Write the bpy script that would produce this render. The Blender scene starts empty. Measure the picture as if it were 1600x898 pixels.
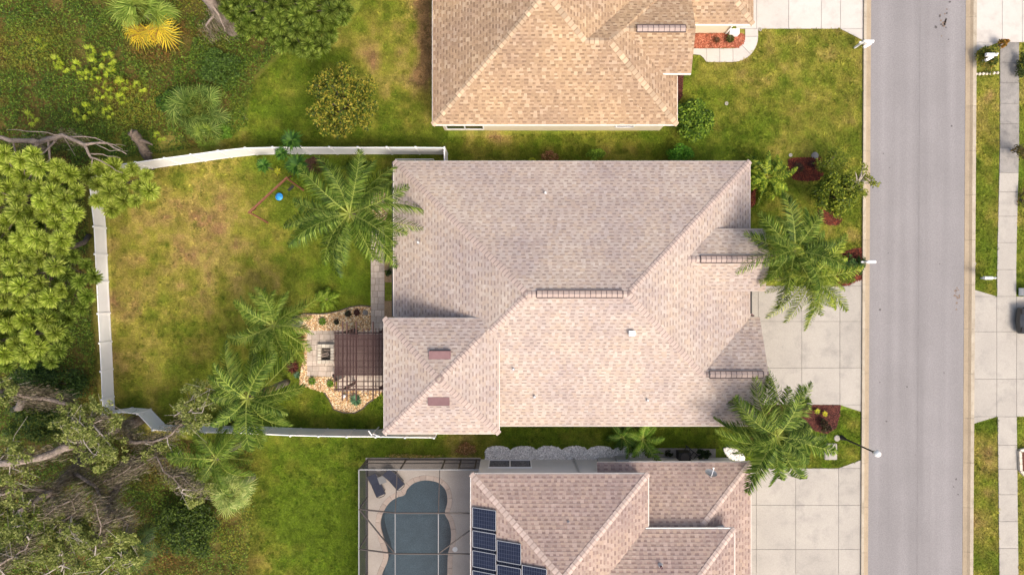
import bpy, math, random
import numpy as np
from mathutils import Vector, Matrix, noise as pnoise
from mathutils.geometry import tessellate_polygon

random.seed(7); rng = np.random.default_rng(7)
scene = bpy.context.scene
C = scene.collection

# ---------------------------------------------------------------- camera, sky, sun, exposure
CAM_H = 42.0                      # drone height in metres; focal length 1000 photo pixels
cam_d = bpy.data.cameras.new('camera'); cam = bpy.data.objects.new('camera', cam_d); C.objects.link(cam)
cam.location = (0, 0, CAM_H); cam.rotation_euler = (0, 0, 0)
cam_d.sensor_width = 36; cam_d.lens = 22.5; cam_d.clip_end = 2000; cam_d.clip_start = 0.5
scene.camera = cam

SUN_EL, SUN_AZ = 53.0, 144.0      # azimuth: 180 = light comes from -Y (bottom of the picture), 90 = from +X
world = bpy.data.worlds.new('World'); scene.world = world; world.use_nodes = True
wn = world.node_tree.nodes; wl = world.node_tree.links
sky = wn.new('ShaderNodeTexSky'); sky.sky_type = 'NISHITA'; sky.sun_disc = False
sky.sun_elevation = math.radians(SUN_EL); sky.sun_rotation = math.radians(SUN_AZ)
sky.air_density = 1.0; sky.dust_density = 6.0; sky.ozone_density = 0.3
wn['Background'].inputs['Strength'].default_value = 0.15
wl.new(sky.outputs['Color'], wn['Background'].inputs['Color'])

sun_d = bpy.data.lights.new('sun', 'SUN'); sun = bpy.data.objects.new('sun', sun_d); C.objects.link(sun)
sun_d.energy = 1.15; sun_d.angle = math.radians(14); sun_d.color = (1.0, 0.95, 0.87)
az, el = math.radians(SUN_AZ), math.radians(SUN_EL)
sdir = Vector((math.sin(az) * math.cos(el), math.cos(az) * math.cos(el), math.sin(el)))
sun.rotation_euler = sdir.to_track_quat('Z', 'Y').to_euler(); sun.location = sdir * 80

vs = scene.view_settings
vs.view_transform = 'Standard'; vs.look = 'None'; vs.gamma = 1.0; vs.exposure = 0.86
vs.use_curve_mapping = False
scene.render.engine = 'CYCLES'
scene.cycles.max_bounces = 6; scene.cycles.transparent_max_bounces = 12

# ---------------------------------------------------------------- helpers
def W(px, py, z=0.0):
    s = (CAM_H - z) / 1000.0
    return Vector(((px - 800) * s, (449 - py) * s, z))
def W2(px, py, z=0.0):
    p = W(px, py, z); return (p.x, p.y)
def lin1(c):
    c = c / 255.0
    return c / 12.92 if c <= 0.04045 else ((c + 0.055) / 1.055) ** 2.4
def L(r, g, b): return (lin1(r), lin1(g), lin1(b))
def LA(*a): return np.array(L(*a))

LEAF_TONE = np.array((1.20, 1.18, 0.92))       # foliage colours as albedo
WM = {}
def link(o):
    C.objects.link(o); WM[o] = o.matrix_basis.copy(); return o
def parent(o, p):
    if p is not None:
        o.parent = p; o.matrix_parent_inverse = WM[p].inverted()
    return o
def thing(name, label, cat, loc=(0, 0, 0), group=None):
    o = bpy.data.objects.new(name, None); o.location = loc; o.empty_display_size = 0.3
    o['label'] = label; o['category'] = cat
    if group: o['group'] = group
    C.objects.link(o); WM[o] = Matrix.Translation(Vector(loc)); return o
def tag(o, label, cat, group=None):
    o['label'] = label; o['category'] = cat
    if group: o['group'] = group
    return o
def structure(o): o['kind'] = 'structure'; return o
def stuff(o): o['kind'] = 'stuff'; return o
def inst(me, name, mat4, par=None):
    o = bpy.data.objects.new(name, me); o.matrix_basis = mat4
    C.objects.link(o); WM[o] = mat4.copy(); return parent(o, par)

def np_mesh(name, V, Fc, mat, cols=None, smooth=False):
    """V (n,3); Fc (m,k) equal sided faces; cols (m,3) colour per face."""
    me = bpy.data.meshes.new(name); V = np.asarray(V, np.float32); Fc = np.asarray(Fc, np.int32)
    m, k = Fc.shape
    me.vertices.add(len(V)); me.vertices.foreach_set('co', V.ravel())
    me.loops.add(m * k); me.loops.foreach_set('vertex_index', Fc.ravel())
    me.polygons.add(m); me.polygons.foreach_set('loop_start', np.arange(m, dtype=np.int32) * k)
    me.polygons.foreach_set('loop_total', np.full(m, k, np.int32))
    me.update(calc_edges=True)
    if cols is not None:
        if mat.name == 'foliage': cols = np.asarray(cols) * LEAF_TONE
        a = me.attributes.new('Col', 'FLOAT_COLOR', 'FACE')
        cc = np.ones((m, 4), np.float32); cc[:, :3] = cols; a.data.foreach_set('color', cc.ravel())
    me.materials.append(mat)
    if smooth: me.polygons.foreach_set('use_smooth', np.ones(m, bool))
    return me

class MB:
    def __init__(s): s.v = []; s.f = []; s.c = []
    def face(s, pts, col=None):
        n = len(s.v); s.v += [tuple(p) for p in pts]; s.f.append(tuple(range(n, n + len(pts)))); s.c.append(col); return s
    def _hexa(s, P, col=None):
        n = len(s.v); s.v += [tuple(p) for p in P]
        for q in ((0, 3, 2, 1), (4, 5, 6, 7), (0, 1, 5, 4), (1, 2, 6, 5), (2, 3, 7, 6), (3, 0, 4, 7)):
            s.f.append(tuple(n + i for i in q)); s.c.append(col)
        return s
    def box(s, c, size, rz=0.0, col=None):
        x, y, z = (d / 2 for d in size); ca, sa = math.cos(rz), math.sin(rz); P = []
        for dz in (-z, z):
            for dx, dy in ((-x, -y), (x, -y), (x, y), (-x, y)):
                P.append((c[0] + dx * ca - dy * sa, c[1] + dx * sa + dy * ca, c[2] + dz))
        return s._hexa(P, col)
    def beam(s, a, b, w, h, up=(0, 0, 1)):
        a, b = Vector(a), Vector(b); d = (b - a).normalized(); u = Vector(up)
        if abs(d.dot(u)) > 0.98: u = Vector((1, 0, 0))
        r = d.cross(u).normalized() * (w / 2); u = r.cross(d).normalized() * (h / 2)
        return s._hexa([a - r - u, a + r - u, a + r + u, a - r + u, b - r - u, b + r - u, b + r + u, b - r + u])
    def prism(s, pts, z0, z1, col=None):
        k = len(pts); n = len(s.v)
        if sum(pts[i][0] * pts[(i + 1) % k][1] - pts[(i + 1) % k][0] * pts[i][1] for i in range(k)) < 0: pts = pts[::-1]
        s.v += [(p[0], p[1], z0) for p in pts] + [(p[0], p[1], z1) for p in pts]
        s.f.append(tuple(n + k - 1 - i for i in range(k))); s.f.append(tuple(n + k + i for i in range(k)))
        s.c += [col, col]
        for i in range(k):
            j = (i + 1) % k; s.f.append((n + i, n + j, n + k + j, n + k + i)); s.c.append(col)
        return s
    def tube(s, pts, rad, n=7, caps=True, jit=0.0):
        pts = [Vector(p) for p in pts]; rings = []
        if not hasattr(rad, '__len__'): rad = [rad] * len(pts)
        ref = Vector((0.13, 0.31, 0.94))
        for i, p in enumerate(pts):
            d = (pts[min(i + 1, len(pts) - 1)] - pts[max(i - 1, 0)]).normalized()
            u = d.cross(ref)
            if u.length < 0.15: u = d.cross(Vector((1, 0.2, 0)))
            u.normalize(); w = d.cross(u).normalized(); base = len(s.v)
            for k in range(n):
                a = 2 * math.pi * k / n; r = rad[i] * (1 + random.uniform(-jit, jit))
                s.v.append(tuple(p + u * (math.cos(a) * r) + w * (math.sin(a) * r)))
            rings.append(base)
        for a, b in zip(rings, rings[1:]):
            for k in range(n):
                k2 = (k + 1) % n; s.f.append((a + k, a + k2, b + k2, b + k)); s.c.append(None)
        if caps:
            s.f.append(tuple(rings[0] + n - 1 - k for k in range(n))); s.f.append(tuple(rings[-1] + k for k in range(n))); s.c += [None, None]
        return s
    def lathe(s, prof, c=(0, 0, 0), n=16):
        rings = []
        for r, z in prof:
            base = len(s.v); rings.append(base)
            for k in range(n):
                a = 2 * math.pi * k / n; s.v.append((c[0] + r * math.cos(a), c[1] + r * math.sin(a), c[2] + z))
        for a, b in zip(rings, rings[1:]):
            for k in range(n):
                k2 = (k + 1) % n; s.f.append((a + k, a + k2, b + k2, b + k)); s.c.append(None)
        s.f.append(tuple(rings[0] + n - 1 - k for k in range(n))); s.f.append(tuple(rings[-1] + k for k in range(n))); s.c += [None, None]
        return s
    def mesh(s, name, mat, smooth=False):
        me = bpy.data.meshes.new(name); me.from_pydata(s.v, [], s.f)
        if any(c is not None for c in s.c):
            a = me.attributes.new('Col', 'FLOAT_COLOR', 'FACE')
            cc = np.ones((len(s.f), 4), np.float32)
            cc[:, :3] = [c if c is not None else (0.5, 0.5, 0.5) for c in s.c]; a.data.foreach_set('color', cc.ravel())
        me.materials.append(mat)
        if smooth: me.polygons.foreach_set('use_smooth', np.ones(len(me.polygons), bool))
        return me
    def build(s, name, mat, par=None, smooth=False):
        return parent(link(bpy.data.objects.new(name, s.mesh(name, mat, smooth))), par)

# value noise in numpy (for where grass is dry, how undergrowth is mixed)
def vnoise(x, y, scale, seed=0):
    x = np.asarray(x, float) / scale + 1000.3 + seed * 17.1; y = np.asarray(y, float) / scale + 1000.7 + seed * 31.7
    xi = np.floor(x).astype(np.int64); yi = np.floor(y).astype(np.int64); fx = x - xi; fy = y - yi
    fx = fx * fx * (3 - 2 * fx); fy = fy * fy * (3 - 2 * fy)
    def h(a, b):
        n = (a * 374761393 + b * 668265263 + seed * 1442695) & 0x7fffffff
        n = ((n ^ (n >> 13)) * 1274126177) & 0x7fffffff
        return ((n ^ (n >> 16)) & 0xffff) / 65535.0
    return (h(xi, yi) * (1 - fx) + h(xi + 1, yi) * fx) * (1 - fy) + (h(xi, yi + 1) * (1 - fx) + h(xi + 1, yi + 1) * fx) * fy
def fbm(x, y, scale, seed=0, o=4):
    t = 0; a = 0.5; n = 0
    for i in range(o):
        t = t + a * vnoise(x, y, scale / 2 ** i, seed + i); n += a; a *= 0.55
    return t / n
def inside(poly, x, y):
    r = np.zeros(len(x), bool); k = len(poly)
    for i in range(k):
        x1, y1 = poly[i][:2]; x2, y2 = poly[(i + 1) % k][:2]
        if y1 == y2: continue
        c = ((y1 > y) != (y2 > y)) & (x < (x2 - x1) * (y - y1) / (y2 - y1) + x1); r ^= c
    return r
def smooth_loop(pts, n=6):
    """closed Catmull-Rom through 2D points"""
    out = []; k = len(pts)
    for i in range(k):
        p0, p1, p2, p3 = (np.array(pts[(i + j) % k], float) for j in (-1, 0, 1, 2))
        for t in np.linspace(0, 1, n, endpoint=False):
            out.append(tuple(0.5 * (2 * p1 + (p2 - p0) * t + (2 * p0 - 5 * p1 + 4 * p2 - p3) * t * t + (3 * p1 - p0 - 3 * p2 + p3) * t ** 3)))
    return out
def px_loop(pts, z=0.0, n=0):
    if n: pts = smooth_loop(pts, n)
    return [W2(p[0], p[1], z) for p in pts]

# ---------------------------------------------------------------- materials
def mat(name, c1, c2=None, c3=None, scale=2.0, fine=0.0, fscale=60.0, rough=0.85, bump=0.0, bscale=None, rand=0.0,
        attr=False, transl=0.0, spec=0.3, metal=0.0, alpha=1.0, detail=5.0, lo=0.35, hi=0.65):
    m = bpy.data.materials.new(name); m.use_nodes = True; nt = m.node_tree; N = nt.nodes; K = nt.links
    bs = N['Principled BSDF']; out = N['Material Output']
    bs.inputs['Roughness'].default_value = rough; bs.inputs['Specular IOR Level'].default_value = spec
    bs.inputs['Metallic'].default_value = metal; bs.inputs['Alpha'].default_value = alpha
    tc = N.new('ShaderNodeTexCoord')
    def noise(sc, det=detail):
        n = N.new('ShaderNodeTexNoise'); n.inputs['Scale'].default_value = sc; n.inputs['Detail'].default_value = det
        n.inputs['Roughness'].default_value = 0.6; K.new(tc.outputs['Object'], n.inputs['Vector']); return n.outputs['Fac']
    def mixc(a, b, f, typ='MIX'):
        x = N.new('ShaderNodeMix'); x.data_type = 'RGBA'; x.blend_type = typ
        for s, v in ((x.inputs['Factor'], f), (x.inputs['A'], a), (x.inputs['B'], b)):
            if hasattr(v, 'is_output') or isinstance(v, bpy.types.NodeSocket): K.new(v, s)
            elif isinstance(v, tuple): s.default_value = (*v, 1) if len(v) == 3 else v
            else: s.default_value = v
        return x.outputs['Result']
    def remap(s, a, b, c, d):
        r = N.new('ShaderNodeMapRange'); r.inputs[1].default_value = a; r.inputs[2].default_value = b
        r.inputs[3].default_value = c; r.inputs[4].default_value = d; K.new(s, r.inputs[0]); return r.outputs[0]
    def vmul(col, fac):
        h = N.new('ShaderNodeHueSaturation'); K.new(fac, h.inputs['Value'])
        if isinstance(col, bpy.types.NodeSocket): K.new(col, h.inputs['Color'])
        else: h.inputs['Color'].default_value = (*col, 1)
        return h.outputs['Color']
    if attr:
        a = N.new('ShaderNodeAttribute'); a.attribute_name = 'Col'; col = a.outputs['Color']
    else: col = c1
    if c2 is not None: col = mixc(col, c2, remap(noise(scale), lo, hi, 0, 1))
    if c3 is not None: col = mixc(col, c3, remap(noise(scale * 2.7), 0.5, 0.72, 0, 1))
    if fine: col = vmul(col, remap(noise(fscale, 2.0), 0.25, 0.75, 1 - fine, 1 + fine))
    if rand:
        oi = N.new('ShaderNodeObjectInfo'); col = vmul(col, remap(oi.outputs['Random'], 0, 1, 1 - rand, 1 + rand))
    if isinstance(col, bpy.types.NodeSocket): K.new(col, bs.inputs['Base Color'])
    else: bs.inputs['Base Color'].default_value = (*col, 1)
    if bump:
        b = N.new('ShaderNodeBump'); b.inputs['Strength'].default_value = bump; b.inputs['Distance'].default_value = 0.02
        K.new(noise(bscale or fscale, 4.0), b.inputs['Height']); K.new(b.outputs['Normal'], bs.inputs['Normal'])
    if transl:
        t = N.new('ShaderNodeBsdfTranslucent')
        if isinstance(col, bpy.types.NodeSocket): K.new(col, t.inputs['Color'])
        else: t.inputs['Color'].default_value = (*col, 1)
        mx = N.new('ShaderNodeMixShader'); mx.inputs[0].default_value = transl
        K.new(bs.outputs[0], mx.inputs[1]); K.new(t.outputs[0], mx.inputs[2]); K.new(mx.outputs[0], out.inputs['Surface'])
    return m

M_lawn = mat('lawn_soil', (0, 0, 0), attr=True, fine=0.35, fscale=9.0, rough=0.95, bump=0.4, bscale=25)
M_grass = mat('grass_blades', (0, 0, 0), attr=True, rough=0.8, transl=0.25, spec=0.2)
M_leaf = mat('foliage', (0, 0, 0), attr=True, rough=0.6, transl=0.38, spec=0.3, rand=0.18)
M_moss = mat('hanging_moss', (0, 0, 0), attr=True, rough=0.95, spec=0.1)
M_earth = mat('earth', L(95, 98, 42), L(112, 104, 55), scale=0.4, fine=0.3, rough=0.95)
def asphalt():
    m = mat('asphalt', (0.205, 0.192, 0.19), (0.228, 0.214, 0.212), scale=0.35, fine=0.16, fscale=14, rough=0.92, bump=0.15, bscale=90, lo=.3, hi=.7)
    N = m.node_tree.nodes; K = m.node_tree.links; bs = N['Principled BSDF']; src = bs.inputs['Base Color'].links[0].from_socket
    tc = N.new('ShaderNodeTexCoord'); mp = N.new('ShaderNodeMapping'); mp.inputs['Scale'].default_value = (1.1, 0.035, 1); ns = N.new('ShaderNodeTexNoise'); ns.inputs['Scale'].default_value = 1.0; ns.inputs['Detail'].default_value = 4
    K.new(tc.outputs['Object'], mp.inputs['Vector']); K.new(mp.outputs[0], ns.inputs['Vector']); r = N.new('ShaderNodeMapRange'); r.inputs[1].default_value = .3; r.inputs[2].default_value = .7; r.inputs[3].default_value = .88; r.inputs[4].default_value = 1.08; K.new(ns.outputs['Fac'], r.inputs[0])
    h = N.new('ShaderNodeHueSaturation'); K.new(src, h.inputs['Color']); K.new(r.outputs[0], h.inputs['Value']); K.new(h.outputs[0], bs.inputs['Base Color']); return m
M_asphalt = asphalt()
M_asphalt_dark = mat('asphalt_seam', (0.168, 0.157, 0.155), (0.19, 0.178, 0.176), scale=1.2, fine=0.15, fscale=14, rough=0.9)
M_stain = mat('road_stain', (0.07, 0.062, 0.06), (0.11, 0.10, 0.098), scale=5, fine=0.2, rough=0.8)
M_rust = mat('road_stain_tan', (0.22, 0.155, 0.105), (0.15, 0.115, 0.10), scale=6, rough=0.9)
M_conc = mat('concrete', (0.365, 0.335, 0.29), (0.325, 0.298, 0.26), (0.275, 0.254, 0.225), scale=0.38, fine=0.10, fscale=18, rough=0.9, rand=0.05, bump=0.1, bscale=60)
M_conc_white = mat('pale_concrete', (0.49, 0.455, 0.41), (0.45, 0.415, 0.37), (0.40, 0.368, 0.33), scale=0.5, fine=0.05, fscale=20, rough=0.9, rand=0.04)
M_conc_grey = mat('weathered_concrete', (0.27, 0.25, 0.225), (0.215, 0.2, 0.182), (0.17, 0.16, 0.146), scale=0.9, fine=0.1, fscale=14, rough=0.92, rand=0.08)
M_joint = mat('joint', (0.13, 0.12, 0.105), (0.18, 0.165, 0.145), scale=3, rough=0.95)
M_kerb = mat('kerb_concrete', (0.40, 0.345, 0.265), (0.355, 0.30, 0.225), (0.29, 0.245, 0.18), scale=0.7, fine=0.1, fscale=12, rough=0.9, rand=0.04)
M_gutter = mat('kerb_gutter', (0.33, 0.262, 0.18), (0.285, 0.225, 0.152), scale=1.0, fine=0.12, fscale=12, rough=0.9, rand=0.05)
M_shingle = mat('shingle', (0, 0, 0), attr=True, fine=0.10, fscale=8, rough=0.93, bump=0.2, bscale=70, spec=0.15)
M_cap_main = mat('ridge_shingle_blush', (0, 0, 0), attr=True, rough=0.93, rand=0.08)
M_cap_tan = mat('ridge_shingle_tan', (0, 0, 0), attr=True, rough=0.93, rand=0.25)
M_vent_top = mat('vent_shingle', (0.40, 0.315, 0.27), (0.36, 0.275, 0.235), scale=3, rough=0.93)
M_cap_pale = mat('ridge_shingle_pale', (0, 0, 0), attr=True, rough=0.93, rand=0.12)
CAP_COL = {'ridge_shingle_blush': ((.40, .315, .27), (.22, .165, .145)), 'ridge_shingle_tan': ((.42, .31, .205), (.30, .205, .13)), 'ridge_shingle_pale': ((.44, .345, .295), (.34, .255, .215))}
M_cage = mat('cage_aluminium', (0.24, 0.24, 0.24), rough=0.5)
M_fascia = mat('fascia', (0.62, 0.55, 0.48), rough=0.7)
M_fascia_w = mat('white_trim', (0.72, 0.68, 0.62), rough=0.6)
M_cream = mat('cream_stucco', (0.66, 0.58, 0.42), (0.62, 0.54, 0.39), scale=2, rough=0.9, bump=0.1)
M_greywall = mat('grey_stucco', (0.60, 0.59, 0.575), (0.56, 0.55, 0.535), scale=2, rough=0.9, bump=0.1)
M_beige = mat('beige_stucco', (0.52, 0.46, 0.40), (0.48, 0.42, 0.36), scale=2, rough=0.9, bump=0.1)
M_glass = mat('window_glass', (0.012, 0.013, 0.016), rough=0.1, spec=0.3)
M_vinyl = mat('white_vinyl', (0.84, 0.82, 0.80), (0.80, 0.78, 0.755), scale=1.5, rough=0.45, spec=0.4)
M_vent = mat('maroon_vent', (0.19, 0.105, 0.105), (0.165, 0.09, 0.09), scale=3, rough=0.6)
M_vframe = mat('vent_frame', (0.085, 0.06, 0.055), rough=0.6)
M_dark = mat('dark_metal', (0.03, 0.028, 0.027), rough=0.5)
M_bronze = mat('bronze_metal', (0.075, 0.062, 0.055), rough=0.5)
M_white = mat('white_paint', (0.78, 0.77, 0.75), rough=0.5)
M_greymetal = mat('grey_metal', (0.42, 0.42, 0.42), rough=0.45, metal=0.3)
M_soil = mat('brown_mulch', (0.06, 0.04, 0.028), (0.09, 0.055, 0.035), scale=9, fine=0.3, rough=0.95)
M_mulch = mat('red_mulch', (0.115, 0.042, 0.024), (0.075, 0.028, 0.017), scale=9, fine=0.35, fscale=25, rough=0.95)
M_mulch_or = mat('orange_mulch', (0.26, 0.11, 0.065), (0.20, 0.08, 0.048), scale=9, fine=0.3, fscale=25, rough=0.95)
M_chip = mat('chips', (0, 0, 0), attr=True, rough=0.9)
M_gravelbase = mat('gravel_base', (0.36, 0.24, 0.13), (0.27, 0.18, 0.10), scale=8, fine=0.3, fscale=25, rough=0.95)
M_whiterock = mat('white_rock_base', (0.62, 0.60, 0.57), (0.5, 0.48, 0.45), scale=8, fine=0.25, fscale=20, rough=0.95)
M_paver = mat('paver', (0.50, 0.42, 0.345), (0.43, 0.35, 0.285), scale=3, fine=0.12, fscale=18, rough=0.9, rand=0.18)
M_sand = mat('jointing_sand', (0.22, 0.175, 0.13), rough=0.95)
M_stone = mat('pale_block', (0.62, 0.55, 0.45), (0.5, 0.43, 0.34), scale=4, rough=0.9, rand=0.15)
M_ash = mat('ash', (0.03, 0.027, 0.024), (0.11, 0.09, 0.075), scale=9, rough=0.95)
M_wood = mat('pergola_wood', (0.105, 0.058, 0.048), (0.075, 0.04, 0.034), scale=6, rough=0.7, rand=0.1)
M_swing = mat('swing_wood', (0.21, 0.085, 0.045), (0.15, 0.06, 0.03), scale=6, rough=0.75)
M_blue = mat('blue_plastic', (0.035, 0.30, 0.70), rough=0.4)
M_bark = mat('bark', (0.15, 0.115, 0.09), (0.09, 0.07, 0.055), scale=6, fine=0.3, fscale=20, rough=0.95, bump=0.5, bscale=20)
M_bark_grey = mat('grey_bark', (0.27, 0.215, 0.18), (0.17, 0.135, 0.11), scale=5, fine=0.3, fscale=18, rough=0.95, bump=0.5, bscale=20)
M_bark_pale = mat('pale_twig', (0.40, 0.355, 0.30), (0.29, 0.25, 0.21), scale=6, rough=0.95)
M_palmtrunk = mat('palm_trunk', (0.22, 0.185, 0.145), (0.15, 0.12, 0.095), scale=4, rough=0.95, bump=0.4, bscale=12)
M_bluefab = mat('navy_sling', (0.016, 0.02, 0.042), (0.02, 0.026, 0.052), scale=5, rough=0.75)
M_deck = mat('pool_deck', (0.50, 0.44, 0.385), (0.44, 0.385, 0.335), scale=0.9, fine=0.08, fscale=15, rough=0.9)
M_coping = mat('coping', (0.50, 0.41, 0.345), (0.43, 0.34, 0.285), scale=3, rough=0.85, rand=0.1)
M_plaster = mat('pool_plaster', (0.135, 0.165, 0.19), (0.11, 0.135, 0.16), scale=1.5, fine=0.2, fscale=10, rough=0.8)
M_cell = mat('solar_cell', (0.008, 0.011, 0.026), (0.011, 0.015, 0.034), scale=4, rough=0.3, spec=0.25)
M_busbar = mat('busbar', (0.06, 0.07, 0.10), rough=0.5)
M_pframe = mat('panel_aluminium', (0.26, 0.27, 0.29), rough=0.5)
M_car = mat('dark_car_paint', (0.025, 0.028, 0.032), rough=0.2, spec=0.6)
M_rock = mat('boulder', (0.26, 0.235, 0.21), (0.19, 0.17, 0.15), scale=5, rough=0.95, bump=0.3)

def special(name, build):
    m = bpy.data.materials.new(name); m.use_nodes = True; N = m.node_tree.nodes; K = m.node_tree.links
    N.remove(N['Principled BSDF']); build(N, K, N['Material Output']); return m
def _screen(col, a):
    def f(N, K, o):
        t = N.new('ShaderNodeBsdfTransparent'); d = N.new('ShaderNodeBsdfDiffuse'); d.inputs[0].default_value = (*col, 1)
        x = N.new('ShaderNodeMixShader'); x.inputs[0].default_value = a
        K.new(t.outputs[0], x.inputs[1]); K.new(d.outputs[0], x.inputs[2]); K.new(x.outputs[0], o.inputs['Surface'])
    return f
M_screen = special('insect_screen', _screen((0.05, 0.05, 0.05), 0.24))
M_screen_wall = special('insect_screen_wall', _screen((0.07, 0.07, 0.072), 0.68))
M_bronze_sheet = special('bronze_roof_sheet', _screen((0.075, 0.045, 0.042), 0.60))
def _water(N, K, o):
    t = N.new('ShaderNodeBsdfTransparent'); t.inputs[0].default_value = (0.70, 0.80, 0.84, 1)
    g = N.new('ShaderNodeBsdfGlossy'); g.inputs['Roughness'].default_value = 0.06
    fr = N.new('ShaderNodeFresnel'); fr.inputs[0].default_value = 1.33
    ns = N.new('ShaderNodeTexNoise'); ns.inputs['Scale'].default_value = 3.0; b = N.new('ShaderNodeBump')
    b.inputs['Strength'].default_value = 0.15; tc = N.new('ShaderNodeTexCoord')
    K.new(tc.outputs['Object'], ns.inputs['Vector']); K.new(ns.outputs['Fac'], b.inputs['Height'])
    K.new(b.outputs['Normal'], g.inputs['Normal']); K.new(b.outputs['Normal'], fr.inputs['Normal'])
    x = N.new('ShaderNodeMixShader'); K.new(fr.outputs[0], x.inputs[0])
    K.new(t.outputs[0], x.inputs[1]); K.new(g.outputs[0], x.inputs[2]); K.new(x.outputs[0], o.inputs['Surface'])
M_water = special('pool_water', _water)
def _globe(N, K, o):
    p = N.new('ShaderNodeBsdfPrincipled'); p.inputs['Base Color'].default_value = (0.8, 0.79, 0.76, 1)
    p.inputs['Roughness'].default_value = 0.2; K.new(p.outputs[0], o.inputs['Surface'])
M_globe = special('lamp_globe', _globe)

# ================================================================ THE SETTING
EXCL = []            # plan outlines (world xy) where no grass grows
def edge(x0, x1): return lambda y: x0 + (x1 - x0) * y / 898.0
KL0, KL1, KR0, KR1 = edge(1348.5, 1344), edge(1361, 1356), edge(1509, 1503.5), edge(1524.5, 1518.5)
YT, YB = -330, 1230

LAWN_BLOBS = [  # px, py, radius px, dryness added
    (195, 385, 40, .22), (230, 430, 90, .12), (300, 290, 60, .12), (330, 480, 90, .12), (190, 560, 45, .2), (290, 400, 70, .10),
    (180, 470, 22, .25), (390, 440, 60, .05), (340, 330, 60, .12), (420, 330, 60, -.18), (385, 300, 40, .05), (540, 420, 60, -.22), (430, 600, 80, -.15),
    (600, 80, 45, .05), (664, 10, 11, .8), (666, 35, 10, .8), (665, 60, 11, .8), (667, 85, 10, .8), (664, 110, 11, .7), (655, 128, 12, .5), (580, 85, 12, .3), (590, 105, 10, .2), (620, 130, 40, .06), (560, 60, 40, .05), (440, 170, 55, -.15), (500, 215, 60, -.15), (400, 120, 50, -.15), (620, 215, 60, -.1),
    (1200, 120, 60, .10), (1300, 90, 60, .15), (1160, 100, 35, .3), (1250, 200, 60, .05), (1330, 180, 25, .15), (1130, 240, 60, -.25), (1090, 110, 25, -.2),
    (765, 214, 9, .4), (785, 218, 8, .5), (800, 216, 7, .4), (740, 212, 8, .3), (930, 212, 60, .12), (1240, 340, 40, .12), (1330, 370, 25, .15),
    (480, 800, 90, -.45), (520, 880, 60, -.2), (620, 695, 60, -.25), (900, 683, 200, -.28), (540, 780, 22, .1), (640, 708, 80, .25), (728, 700, 25, .4),
    (1270, 700, 60, -.1), (1540, 170, 30, .45), (1540, 300, 30, -.12), (1540, 420, 25, -.15), (1540, 720, 25, .3), (1540, 820, 30, .25), (410, 880, 30, .4), (395, 800, 25, .15)]
def lawn_colour(x, y):
    px = 800 + x * 1000 / CAM_H; py = 449 - y * 1000 / CAM_H
    d = 0.34 + 0.55 * (fbm(x, y, 4.0, 3) - 0.5) + 0.95 * (fbm(x, y, 0.9, 9, 5) - 0.5)
    for bx, by, r, a in LAWN_BLOBS:
        d = d + a * np.exp(-((px - bx) ** 2 + (py - by) ** 2) / (2 * r * r))
    d = np.clip(d, 0, 1)[:, None]
    c = [LA(98, 118, 27), LA(118, 127, 39), LA(144, 140, 56), LA(162, 146, 78), LA(152, 122, 82)]
    st = [0.0, 0.28, 0.5, 0.75, 1.0]; col = np.zeros((len(x), 3)) + c[0]
    for i in range(4):
        t = np.clip((d - st[i]) / (st[i + 1] - st[i]), 0, 1); col = col * (1 - t) + c[i + 1] * t
    # woodland floor: leaf litter and shade-loving growth
    w = (1 / (1 + np.exp((px - 150) / 8.0))) * 1.0
    w = np.maximum(w, 1 / (1 + np.exp((py - 215 + np.clip(px - 330, 0, 400) * 1.3) / 10.0)) * (px < 480))
    w = np.maximum(w, 1 / (1 + np.exp(((px - 395) - (py - 898) * .05) / 12.0)) * (py > 690))
    w = np.maximum(w, (px < 130) * 1.0)[:, None]
    t = fbm(x, y, 1.6, 21)[:, None]
    wood = LA(80, 84, 30) * (1 - t) + LA(112, 90, 48) * t
    col = col * (0.62 + 0.78 * fbm(x, y, 0.4, 33, 3))[:, None]
    return col * (1 - w) + wood * w

# one ground sheet out to the horizon, and the lawn laid over it round the lots
HOLE = (-8.9, -3.7, -21.8, -12.3)       # the swimming pool is dug through ground and lawn here, under its deck
gb = [-700, HOLE[0], HOLE[1], 700]; gc = [-700, HOLE[2], HOLE[3], 700]; gm = MB()
for i in range(3):
    for j in range(3):
        if (i, j) != (1, 1): gm.face([(gb[i], gc[j], -.06), (gb[i + 1], gc[j], -.06), (gb[i + 1], gc[j + 1], -.06), (gb[i], gc[j + 1], -.06)])
structure(gm.build('ground', M_earth))
gx = np.arange(-42, 46.01, 0.25); gy = np.arange(-26, 26.01, 0.25); GX, GY = np.meshgrid(gx, gy)
zz = (fbm(GX.ravel(), GY.ravel(), 2.0, 5) - 0.5) * 0.03
nx, ny = len(gx), len(gy); idx = np.arange(nx * ny).reshape(ny, nx)
Fq = np.stack([idx[:-1, :-1], idx[:-1, 1:], idx[1:, 1:], idx[1:, :-1]], -1).reshape(-1, 4)
cx = GX.ravel()[Fq].mean(1); cy = GY.ravel()[Fq].mean(1)
kp = ~((cx > HOLE[0]) & (cx < HOLE[1]) & (cy > HOLE[2]) & (cy < HOLE[3])); Fq = Fq[kp]; cx, cy = cx[kp], cy[kp]
me = np_mesh('lawn', np.stack([GX.ravel(), GY.ravel(), zz - 0.02], -1), Fq, M_lawn, lawn_colour(cx, cy) * 0.8)
lawn = structure(link(bpy.data.objects.new('lawn', me)))

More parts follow.
